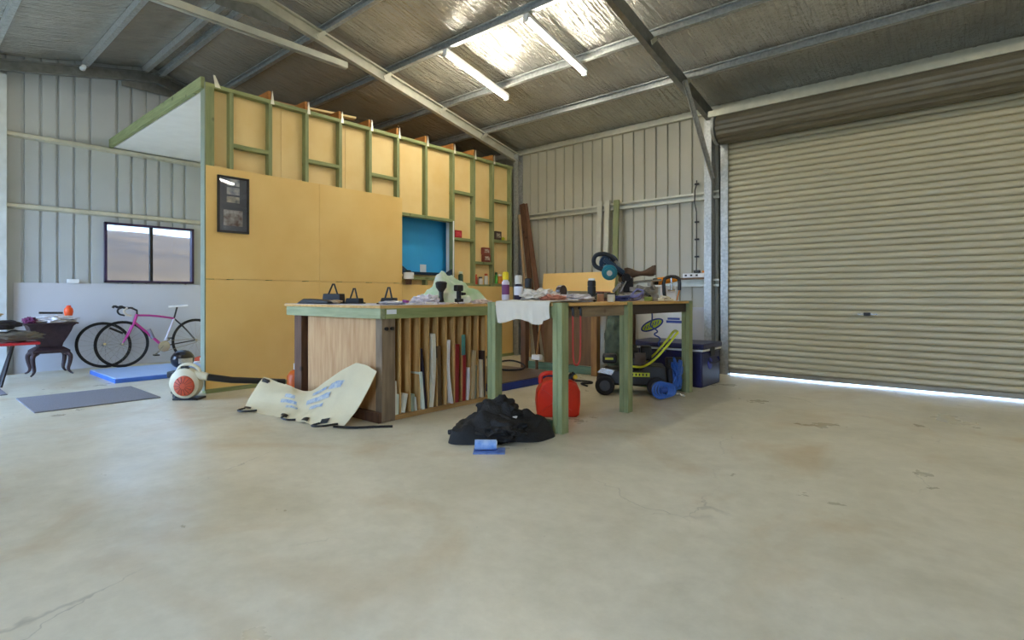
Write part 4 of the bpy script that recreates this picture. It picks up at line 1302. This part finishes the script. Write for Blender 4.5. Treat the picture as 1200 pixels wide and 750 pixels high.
def bottle(name, c, h, r, col, cap, lab, capcol_h=.2, cat='bottle', band=None):
    t = thing(name, lab, cat, c)
    x, y, z = c
    part('body', MB().lathe([(r * .9, 0), (r, .006), (r, h * (1 - capcol_h) - .02), (r * .55, h * (1 - capcol_h))], c, 18), mat('b_' + col, col, .35, var=.1), t)
    part('cap', MB().lathe([(r * .8, h * (1 - capcol_h)), (r * .8, h * .96), (r * .6, h)], c, 16), mat('c_' + cap, cap, .4), t)
    if band:
        part('label_band', MB().lathe([(r + .0008, h * .2), (r + .0008, h * .55)], c, 18), mat('l_' + band, band, .5), t)
    return t
zl = 1.302
bottle('red_bottle', (xs2, 6.62, 1.282), .17, .035, '#c24832', '#d96a3a', 'red bottle on the low noggin between studs, left of pair')
bottle('grey_bottle', (xs2, 6.74, 1.282), .13, .04, '#e4e0d8', '#46505c', 'white bottle with grey cap on the low noggin')
bottle('red_bottle', (xs2, 6.88, 1.282), .19, .035, '#dedad0', '#c45a30', 'white bottle with orange-red cap on the low noggin')
bottle('green_bottle', (xs2, 7.14, zl), .2, .03, '#4c9a3a', '#2a5a28', 'small green bottle on the low right-hand noggin')
bottle('orange_tin', (xs2, 7.24, zl), .17, .05, '#e09038', '#f0e6d0', 'orange and white tin on the low right-hand noggin', cat='tin')
bottle('dark_jar', (-6.46, 6.2, 1.302), .18, .04, '#3f5a48', '#dfe6d8', 'dark green jar under the framed wall noggin, beside the hatch', cat='jar')

# loose timber on the loft
for k, (x, y0, y1, col, lab) in enumerate([(-6.85, 2.95, 4.15, '#a77a55', 'long loose plank lying across the loft joists'), (-6.72, 3.6, 4.35, '#e0c890', 'short pale offcut lying on the loft joists near the front'),
                                           (-7.05, 3.2, 4.6, '#7d5a48', 'dark plank lying on the loft joists further back')]):
    single('loose_plank', MB().bar((x - .1, y0, 3.575), (x + .05, y1, 3.575), .09, .03), mat('plank_' + col, col, .6), lab, 'plank', (x, y0, 3.56), group='planks on the loft', bevel=.003)

# ---------------------------------------------------------------- on the long bench
Z2 = 1.026
# hanging rag
rg = thing('white_rag', 'white cloth rag draped over near end of the long bench', 'cloth', (-2.98, 3.46, Z2))
def rag(u, v):
    x = -3.13 + .575 * u
    L = v * .545
    e = .012 * noise.noise(Vector((u * 7, v * 3, 1)))
    fold = .010 * math.sin(u * 21 + v * 2) + .006 * math.sin(u * 43)
    flat_l = .38
    if L < flat_l:
        y = 3.46 - .012 + (flat_l - L)
        z = Z2 + .010 + abs(e) + .004 * math.sin(u * 15)
    else:
        y = 3.46 - .022 + fold * min(1, (L - flat_l) * 6)
        z = Z2 + .010 - (L - flat_l) * (1 + .12 * math.sin(u * 9 + 1)) * (1.0 if u < .85 else .85)
    x += .02 * math.sin(v * 6) * (1 if L > flat_l else 0)
    return (x, y, z)
part('cloth', MB().grid(rag, 50, 30, thick=.005), mat('rag_white', '#dad0bf', .85, var=.05, scale=5), rg)
cloth_blob('white_rag_heap', (-2.88, 3.70, Z2 + .075), (.15, .14, .055), '#dfd8cc', 'crumpled white rag heaped behind the spray cans on the long bench', seed=31, amp=.7)
cloth_blob('white_rag_heap', (-2.75, 4.02, Z2 + .042), (.14, .2, .04), '#d8d4da', 'flat crumpled grey-white rag in the middle of the long bench', seed=33, amp=.7)
cloth_blob('pink_cloth', (-2.75, 3.72, Z2 + .05), (.08, .14, .03), '#cf8f78', 'small pinkish cloth on the white rag of the long bench', seed=35, amp=.5)
bottle('spray_can', (-3.12, 3.53, Z2 + .018), .245, .033, '#cfc8d8', '#f2d81e', 'spray can with bright yellow cap on the near end of long bench', .28, 'spray can', '#6a2a62')
bottle('spray_can', (-3.10, 3.68, Z2 + .018), .22, .04, '#3a3348', '#dfd8cc', 'spray can with white cap beside the yellow-capped can', .35, 'spray can', '#e6e6ee')
bottle('black_jar', (-3.12, 3.84, Z2 + .006), .21, .04, '#54503c', '#18181c', 'jar with black lid behind the white rag heap', .4, 'jar')
tf = thing('thermos_flask', 'tall black ribbed flask with white lid on the long bench', 'flask', (-2.75, 4.32, Z2))
part('body', MB().lathe([(.034, 0), (.038, .005), (.038, .07), (.034, .075), (.038, .08), (.038, .14), (.034, .145), (.038, .15), (.038, .19), (.03, .2)], (-2.75, 4.32, Z2), 20), m_black, tf)
part('lid', MB().lathe([(.03, .2), (.032, .215), (.02, .22)], (-2.75, 4.32, Z2), 16), m_white, tf)
tp_ = thing('tape_dispenser', 'small dark tape dispenser left of the black flask on long bench', 'tape', (-3.08, 4.3, Z2))
part('reel', MB().lathe([(.02, -.025), (.06, -.025), (.06, .025), (.02, .025)], (-3.08, 4.3, Z2 + .10), 20, 'x'), mat('reel_brown', '#4a3a38', .3), tp_)
part('stand', MB().box(-3.11, -3.05, 4.24, 4.40, Z2, Z2 + .06), m_clear, tp_, bevel=.006)
lv = thing('aluminium_level', 'long aluminium spirit level lying on the far edge of long bench', 'level', (-3.13, 5.1, Z2))
part('bar', MB().box(-3.15, -3.11, 4.45, 5.27, Z2 + .035, Z2 + .105), mat('level_grey', '#a9a79c', .35, .5), lv, bevel=.003)
part('red_line', MB().box(-3.1095, -3.108, 4.9, 5.27, Z2 + .095, Z2 + .105), mat('line_red', '#9c4a44', .5), lv)
for y in (4.5, 5.2):
    part('spacer', MB().box(-3.17, -3.09, y - .03, y + .03, Z2, Z2 + .035), m_brown_z, lv)
# blue tangle of cord and small fittings
def tangle(c, r, n, seed):
    rnd = random.Random(seed)
    pts = []
    for i in range(n):
        a = i * 1.1 + rnd.random()
        q = .4 + .6 * rnd.random()
        pts.append((c[0] + r[0] * q * math.cos(a), c[1] + r[1] * q * math.sin(a), c[2] + .008 + r[2] * rnd.random()))
    return pts
single('cord_tangle', MB().tube(tangle((-2.68, 4.72, Z2), (.08, .24, .05), 26, 3), .009, n=6, smooth=2), mat('cord_blue', '#2e3f86', .5), 'tangled dark blue cord in the middle of the long bench', 'cord', (-2.68, 4.72, Z2))
single('cord_tangle', MB().tube(tangle((-2.72, 5.12, Z2), (.07, .14, .13), 22, 5), .009, n=6, smooth=2), mat('cord_lilac', '#7d7fb4', .5), 'lilac blue cord tangle at the foot of the saw', 'cord', (-2.72, 5.12, Z2))
sm = [('#3a2b28', 4.50, -2.85, 'small dark pot beside the black flask'), ('#7b8d70', 4.62, -2.92, 'small green-grey pot behind the blue cord'), ('#c9a08a', 4.80, -2.95, 'small pinkish tub behind the blue cord'),
      ('#2c3a30', 4.92, -2.88, 'small dark green pot left of the lilac cord'), ('#d8d8c8', 4.45, -2.62, 'small white tub in front of the black flask')]
for k, (col, y, x, lab) in enumerate(sm):
    t = thing('small_pot', lab, 'pot', (x, y, Z2), group='small pots on the long bench')
    part('pot', MB().lathe([(.03, 0), (.036, .01), (.036, .06 + .01 * (k % 3))], (x, y, Z2), 14), mat('pot_' + col, col, .5), t)
    part('lid', MB().lathe([(.038, .061 + .01 * (k % 3)), (.038, .072 + .01 * (k % 3)), (.01, .075 + .01 * (k % 3))], (x, y, Z2), 14), m_dark, t)

# mitre saw, modelled in its own frame (x right along the picture, y away)
ms = thing('mitre_saw', 'teal and black mitre saw with raised head and dusty grey table', 'saw', (-2.93, 5.47, Z2), 40.8, local=True)
m_teal = mat('saw_teal', '#1d7d8c', .35)
m_cast = mat('saw_casting', '#a39c90', .4, .4, var=.35, scale=18)
m_dust = mat('saw_brown_bag', '#5b4433', .85, var=.3, scale=8)
part('saw_base', MB().box(-.14, .24, -.14, .16, .03, .07).box(-.12, -.04, -.2, .2, 0, .03).box(.16, .23, -.2, .2, 0, .03), m_cast, ms, bevel=.008)
part('turntable', MB().lathe([(.01, .07), (.17, .07), (.17, .09), (.01, .095)], (.08, 0, 0), 28), m_cast, ms)
part('fence', MB().box(-.16, .28, .03, .055, .09, .16), m_cast, ms, bevel=.004)
part('slide_rail', MB().cyl((-.14, .04, .20), (.32, .06, .235), .013).cyl((-.14, .10, .20), (.32, .12, .235), .013), m_chrome, ms)
part('pivot_housing', MB().box(-.12, -.01, -.02, .14, .10, .26).cyl((-.09, -.04, .25), (-.09, .16, .25), .055, n=16), m_dark, ms, bevel=.01)
part('arm', MB().bar((-.08, .05, .25), (-.27, .02, .43), .07, .075, up=(0, 1, 0)), m_black, ms, bevel=.01)
hd = part('motor', MB().cyl((-.29, -.10, .31), (-.26, .08, .34), .085, n=22).cyl((-.295, -.13, .305), (-.29, -.10, .31), .06, n=18), m_teal, ms, bevel=.006)
part('motor_cap', MB().cyl((-.298, -.14, .303), (-.295, -.13, .305), .03, n=14), mat('cap_cream', '#cfc8b8', .4), hd)
part('blade_guard', MB().lathe([(.02, -.02), (.105, -.02), (.11, 0), (.105, .02), (.02, .02)], (-.27, .05, .42), 26, 'y'), mat('guard_navy', '#203a52', .4), ms)
part('blade', MB().lathe([(.01, -.0015), (.10, -.0015), (.10, .0015), (.01, .0015)], (-.24, .03, .37), 30, 'y'), m_chrome, ms)
part('grip', MB().tube([(-.22, -.03, .45), (-.30, -.05, .52), (-.42, -.05, .52), (-.46, -.04, .46), (-.44, -.03, .38), (-.34, -.06, .34)], .024, n=10, smooth=2), mat('grip_dark_blue', '#131d2a', .5), ms)
part('top_cover', MB().bar((-.34, -.05, .46), (-.12, -.03, .31), .05, .07, up=(0, 1, 0)), mat('guard_navy', '#203a52', .4), ms, bevel=.012)
part('spring_arm', MB().bar((-.16, -.04, .20), (-.24, -.04, .10), .03, .012, up=(0, 1, 0)).bar((-.10, -.05, .22), (-.16, -.05, .1), .03, .012), m_chrome, ms)
part('dust_bag', MB().grid(lambda u, v: (-.06 + .30 * u, .08 + .055 * math.cos(2 * PI * v), .315 + .02 * math.sin(PI * u) * -1 + .025 * u + (.045 + .018 * math.cos(u * 6)) * math.sin(2 * PI * v)), 12, 14), m_dust, ms)
part('bag_clip', MB().box(-.08, -.055, .02, .14, .26, .37).box(.235, .25, .02, .14, .29, .40), m_dust, ms)
part('lever', MB().tube([(.1, -.16, .08), (.1, -.28, .06), (.1, -.30, .05)], .016, smooth=1), m_black, ms)
for k, (x, z, s) in enumerate(((-.02, .13, .05), (.06, .15, .045), (.13, .12, .05), (.21, .15, .04), (.17, .19, .035))):
    part('casting_lug', MB().obox((x, -.03 + .02 * (k % 2), z), (s * 1.4, .05, s), (0, 20 * k, 10 * k)), m_cast, ms, bevel=.006)
# vice / clamp and grinder
vc = thing('black_bar_clamp', 'black G-shaped clamp standing right of the mitre saw', 'clamp', (-2.70, 5.79, Z2), 40.8, local=True)
part('clamp_frame', MB().tube([(.0, 0, .03), (-.02, 0, .06), (-.03, 0, .24), (.03, 0, .275), (.13, 0, .27), (.155, 0, .22), (.15, 0, .12)], .02, n=8, smooth=1), m_black, vc)
part('screw', MB().cyl((.06, 0, .12), (.06, 0, .27), .012).cyl((.02, 0, .12), (.10, 0, .12), .01), m_chrome, vc)
part('foot', MB().box(-.04, .05, -.03, .03, 0, .035), m_black, vc, bevel=.005)
ab = thing('orange_power_tool', 'orange and black angle grinder lying on the white box', 'power tool', (-2.93, 6.06, Z2 + .175), 40.8, local=True)
wb = thing('white_carton', 'small white carton on the far right corner of long bench', 'box', (-2.80, 5.86, Z2), 40.8, local=True)
part('carton', MB().box(.03, .17, -.02, .12, 0, .165), m_white, wb, bevel=.004)
part('lid_flap', MB().box(.028, .172, -.022, .122, .165, .171), m_white, wb)
m_or = mat('tool_orange', '#ee9420', .4)
t = ab
t.location = (-2.80, 5.86, Z2 + .172)
part('body', MB().cyl((-.02, .05, .05), (.13, .05, .075), .045, .04, n=16).cyl((.13, .05, .075), (.20, .05, .08), .04, .03, n=14), m_or, t, bevel=.004)
part('gear_head', MB().cyl((-.07, .05, .05), (-.02, .05, .05), .04, n=14), m_black, t)
part('cable', MB().tube([(.20, .05, .08), (.24, .04, .05), (.22, .0, -.05), (.19, -.02, -.12), (.185, -.02, -.165)], .008, smooth=2), mat('cable_orange', '#d9801c', .5), t)
single('offcut_pile', MB().obox((-2.57, 5.40, Z2 + .018), (.06, .12, .03), (0, 0, 20)).obox((-2.57, 5.57, Z2 + .015), (.05, .10, .026), (0, 0, -30)).obox((-2.575, 5.50, Z2 + .045), (.05, .11, .02), (5, 8, 60)),
       mat('offcut_cream', '#ddd5b8', .6), 'pale timber offcuts in front of the mitre saw', 'offcut', (-2.62, 5.5, Z2), bevel=.003)
single('green_sponge', MB().obox((-2.64, 5.24, Z2 + .025), (.07, .10, .045), (0, 0, 15)), mat('sponge', '#8a9a48', .8), 'green scouring sponge left of the pale offcuts', 'sponge', (-2.64, 5.24, Z2), bevel=.008)

# ---------------------------------------------------------------- back wall fittings
ps = thing('power_board', 'white power board with orange ends on a shelf rail beside the steel column', 'power board', (-3.10, 7.6, 1.34))
part('casing', MB().box(-3.29, -2.97, 7.60, 7.66, 1.345, 1.41), m_white, ps, bevel=.006)
part('end_cap', MB().box(-3.00, -2.94, 7.59, 7.665, 1.41, 1.44), m_or, ps, bevel=.004)
for x in (-3.24, -3.16, -3.08):
    part('socket', MB().box(x - .015, x + .015, 7.596, 7.60, 1.365, 1.39), m_dark, ps)
part('plug', MB().box(-3.12, -3.04, 7.58, 7.64, 1.41, 1.45), m_black, ps, bevel=.005)
single('rail_shelf', MB().box(-3.4, -2.92, 7.58, 7.69, 1.32, 1.344), m_brown_y, 'narrow brown shelf on the wall girt under the white power board', 'shelf', (-3.15, 7.63, 1.32), bevel=.003)
hl = thing('hanging_cable', 'thin black cable running down the back wall to the power board', 'cable', (-3.12, 7.70, 1.45))
part('cable', MB().tube([(-3.12, 7.70, 2.75), (-3.12, 7.69, 2.68), (-3.12, 7.63, 2.60), (-3.12, 7.62, 2.42), (-3.12, 7.69, 2.3), (-3.12, 7.69, 1.6), (-3.09, 7.61, 1.451)], .008), m_black, hl)
for z in (2.7, 2.15, 1.9, 1.65):
    part('saddle_clip', MB().box(-3.15, -3.09, 7.69, 7.715, z - .012, z + .012), m_black, hl)
single('white_sheet', MB().obox((-3.07, 7.6, .46), (.30, .02, .92), (-3, 0, 0)), m_dado, 'plain white board leaning on the wall behind the cool box, rightmost', 'board', (-3.07, 7.6, 0), bevel=.002)
wbx = thing('printed_white_board', 'white board with blue and lime oval logo leaning behind the mower', 'board', (-3.55, 7.3, 0))
part('panel', MB().box(-3.98, -3.13, 7.30, 7.33, 0.0, .90), m_white, wbx, bevel=.003)
def oval(c, a, b, rot, y, th, n=28):
    poly = []
    for i in range(n):
        t = 2 * PI * i / n
        x, z = a * math.cos(t), b * math.sin(t)
        cr, sr = math.cos(rot), math.sin(rot)
        poly.append((c[0] + x * cr - z * sr, c[1] + x * sr + z * cr))
    return MB().prism(poly, 'y', y - th, y)
lg = part('logo_oval', oval((-3.62, .66), .19, .075, .42, 7.2999, .002), mat('logo_blue', '#26409a', .4), wbx)
part('logo_field', oval((-3.62, .66), .165, .052, .42, 7.2978, .001), mat('logo_lime', '#b4cc3c', .4), lg)
mb = MB()
for k in range(6):
    u = -.12 + .045 * k
    cr, sr = math.cos(.42), math.sin(.42)
    x, z = -3.62 + u * cr, .66 + u * sr
    mb.bar((x - .008, 7.2962, z - .025), (x + .012, 7.2962, z + .03), .012, .001, up=(0, 1, 0))
part('logo_lettering', mb, mat('logo_blue', '#26409a', .4), lg)
part('logo_word', MB().box(-3.40, -3.16, 7.298, 7.2999, .70, .735).box(-3.38, -3.20, 7.298, 7.2999, .745, .775), mat('logo_blue', '#26409a', .4), wbx)
single('blue_coil_cord', MB().tube([(-3.0, 6.02, .98), (-2.98, 6.03, .80), (-3.03, 6.04, .72), (-2.9, 6.04, .66), (-3.0, 6.06, .62), (-2.88, 6.06, .58), (-2.95, 6.08, .50), (-2.85, 6.1, .42)], .009, smooth=3),
       mat('cord_blue2', '#3c58a8', .5), 'blue coiled air cord hanging below the far end of long bench', 'cord', (-3.0, 6.04, .45))
gm = thing('camo_sack', 'dark green camouflage sack standing behind the mower against the brown bench', 'sack', (-3.62, 6.3, 0))
part('sack', MB().blob((-3.62, 6.32, .46), (.17, .16, .46), amp=.18, freq=2.5, seed=14, sub=4, flat=.003), mat('camo_green', '#5c6a58', .9, col2='#2f3a34', scale=9), gm)

# ---------------------------------------------------------------- cool box
cb = thing('cool_box', 'dark blue cool box with white band under its lid by the steel column', 'cool box', (-2.76, 6.55, 0))
m_navy = mat('navy_plastic', '#1b1d4a', .4, var=.15)
part('body', MB().box(-3.42, -2.48, 6.28, 6.86, 0, .42), m_navy, cb, bevel=.02)
part('band', MB().box(-3.43, -2.47, 6.27, 6.87, .425, .447), m_white, cb, bevel=.004)
part('lid', MB().box(-3.44, -2.46, 6.26, 6.88, .45, .515), m_navy, cb, bevel=.015)
part('latch', MB().box(-2.47, -2.455, 6.5, 6.62, .36, .47), m_black, cb, bevel=.004)
part('side_handle', MB().tube([(-2.46, 6.42, .34), (-2.43, 6.42, .28), (-2.43, 6.72, .28), (-2.46, 6.72, .34)], .012, smooth=1), m_navy, cb)
part('emblem', MB().prism([(6.52 + .07 * math.cos(2 * PI * k / 8), .27 + .07 * math.sin(2 * PI * k / 8)) for k in range(8)], 'x', -2.4805, -2.474), mat('emblem_blue', '#3a3fb4', .4), cb)

# ---------------------------------------------------------------- blue bucket and hose reel
bkt = thing('blue_air_tank', 'dark blue tank with white marks and coiled blue hose behind far leg', 'tank', (-2.84, 6.02, 0))
bc = (-2.92, 6.12, 0)
HOSE = mat('hose_blue', '#2a5cae', .4)
bkt.location = (-2.78, 5.62, 0)
bkt['label'] = 'blue coiled air hose heap on the floor behind the far green leg'
bkt['category'] = 'hose'
bkt.name = 'air_hose'
INV['air_hose'] = (Matrix.Translation((-2.78, 5.62, 0))).inverted()
mb = MB()
for k in range(5):
    n = 20
    rr = .085 - .006 * k
    mb.tube([(-2.50 + .018 * k * .9 - .03 + rr * math.cos(2 * PI * i / n) * .757, 5.30 + .02 * k + rr * math.cos(2 * PI * i / n) * .653, .10 + rr * math.sin(2 * PI * i / n)) for i in range(n)], .011, n=7, closed=True)
part('hose_coil', mb, HOSE, bkt)
part('hub', MB().cyl((-2.53, 5.29, .10), (-2.47, 5.41, .10), .03, n=14), mat('hub_blue', '#274a90', .4), bkt)
rnd = random.Random(9)
pts = []
for k in range(46):
    a = k * .9
    pts.append((-2.50 + .04 * math.cos(a) + .02 * rnd.random(), 5.69 + .10 * math.sin(a), .03 + .0085 * k + .03 * rnd.random()))
part('hose_loops', MB().tube(tangle((-2.53, 5.70, .0), (.05, .11, .42), 60, 12), .011, n=7, smooth=2), HOSE, bkt)
part('fitting', MB().cyl((-2.44, 5.44, .06), (-2.40, 5.47, .06), .022).cyl((-2.40, 5.47, .05), (-2.36, 5.50, .03), .012), m_chrome, bkt)
bt = thing('black_tub', 'black tub with white lettering wrapped by the blue hose', 'tub', (-2.73, 6.10, 0), 40.8, local=True)
part('tub', MB().box(-.11, .09, -.06, .06, 0, .36), m_black, bt, bevel=.02)
tx = MB()
for k, ch in enumerate(('H', 'U', 'L')):
    x = -.03 + k * .04
    tx.box(x, x + .006, -.063, -.061, .2, .235).box(x + .018, x + .024, -.063, -.061, .2, .235)
    tx.box(x, x + .024, -.063, -.061, .2, .206)
part('lettering', tx, mat('lettering_grey', '#b8c4dc', .5), bt)

# ---------------------------------------------------------------- lawn mower
mw = thing('lawn_mower', 'black petrol lawn mower with lime handle and stripe under the long bench', 'lawn mower', (-3.0, 5.3, 0), 30, local=True)
m_lime = mat('lime_paint', '#d2d836', .4)
dk = MB().prism([(-.36, .10), (-.34, .22), (-.26, .27), (.10, .27), (.16, .33), (.38, .31), (.40, .10)], 'y', -.17, .20)
part('deck', dk, mat('mower_black', '#1f1f22', .4, var=.2), mw, bevel=.02)
part('silver_fender', MB().prism([(-.36, .24), (-.30, .29), (-.16, .27), (-.2, .21)], 'y', -.19, -.165), m_chrome, mw, bevel=.004)
for x, r in ((-.27, .105), (.28, .105)):
    for y in (-.235, .215):
        w = part('wheel', MB().lathe([(.02, -.02), (r - .01, -.025), (r, -.015), (r, .02), (r - .01, .025), (.02, .02)], (x, y, r), 26, 'y'), m_rubber, mw)
        part('wheel_hub', MB().lathe([(.01, -.03), (.055, -.028), (.06, -.02)], (x, y, r), 18, 'y'), mat('hub_grey', '#3a393c', .4), w)
en = part('engine', MB().box(-.10, .10, -.10, .12, .27, .40).cyl((0, 0, .40), (0, 0, .50), .10, n=20).cyl((0, 0, .50), (0, 0, .53), .08, n=18), m_black, mw, bevel=.01)
part('cooling_fins', MB().box(.04, .18, -.12, -.02, .33, .335).box(.04, .18, -.12, -.02, .35, .355).box(.04, .18, -.12, -.02, .37, .375).box(.04, .18, -.12, -.02, .39, .395).box(.05, .17, -.11, -.03, .30, .45), mat('engine_brown', '#5a4c44', .4, .4), en)
part('air_filter', MB().box(-.30, -.14, -.10, .08, .33, .43), m_black, mw, bevel=.02)
part('filter_label', MB().box(-.27, -.18, -.103, -.1005, .37, .395), m_lime, mw)
part('fuel_tank', MB().box(.12, .24, -.02, .14, .36, .52), m_black, mw, bevel=.02)
part('stripe', MB().box(.0, .21, -.1745, -.171, .20, .245), m_lime, mw, label='lime stripe with dark lettering on the side')
mb = MB()
for k in range(5):
    mb.box(.02 + k * .037, .035 + k * .037, -.1762, -.1746, .21, .235)
part('stripe_lettering', mb, m_black, mw)
for y in (-.16, .18):
    part('handle_tube', MB().tube([(.02, y, .31), (.14, y, .30), (.24, y, .37), (.32, y, .45), (.44, y, .60), (.48, y, .66)], .013, smooth=2), m_lime, mw)
part('handle_bar', MB().tube([(.48, -.16, .66), (.51, -.15, .69), (.51, .17, .69), (.48, .18, .66)], .014, smooth=1), m_lime, mw)
part('catcher', MB().prism([(.40, .08), (.40, .30), (.45, .30), (.46, .10)], 'y', -.15, .2), mat('catcher_black', '#232327', .8), mw, bevel=.02)
mw.location = (-3.0, 5.50, 0)

# ---------------------------------------------------------------- outdoors: ground and dry hillside beyond the window
m_ground = mat('dry_ground', '#9a927a', .9, col2='#857d66', scale=.2)
m_hill = mat('dry_hillside', '#6e4a26', .95, col2='#4c3218', scale=.05, detail=10)
g = single('outdoor_ground', MB().add([(-900, -600, -.16), (600, -600, -.16), (600, 900, -.16), (-900, 900, -.16)], [(0, 1, 2, 3)]), m_ground, '', '', (0, 0, -.16))
hl_ = single('outdoor_hill', MB().grid(lambda u, v: (-150 - 250 * v, -260 + 700 * u, -.2 + 50 * math.sin(PI * min(1, v * .7) * .72) * (1 + .10 * noise.noise(Vector((u * 5, v * 2, 0))) + .04 * noise.noise(Vector((u * 22, v * 8, 0)))) * (.80 + .12 * math.sin(u * 5 + 1.2))), 90, 30), m_hill, '', '', (-150, 0, 0))
for o in (g, hl_):
    for k in ('label', 'category'):
        del o[k]
    o['kind'] = 'structure'
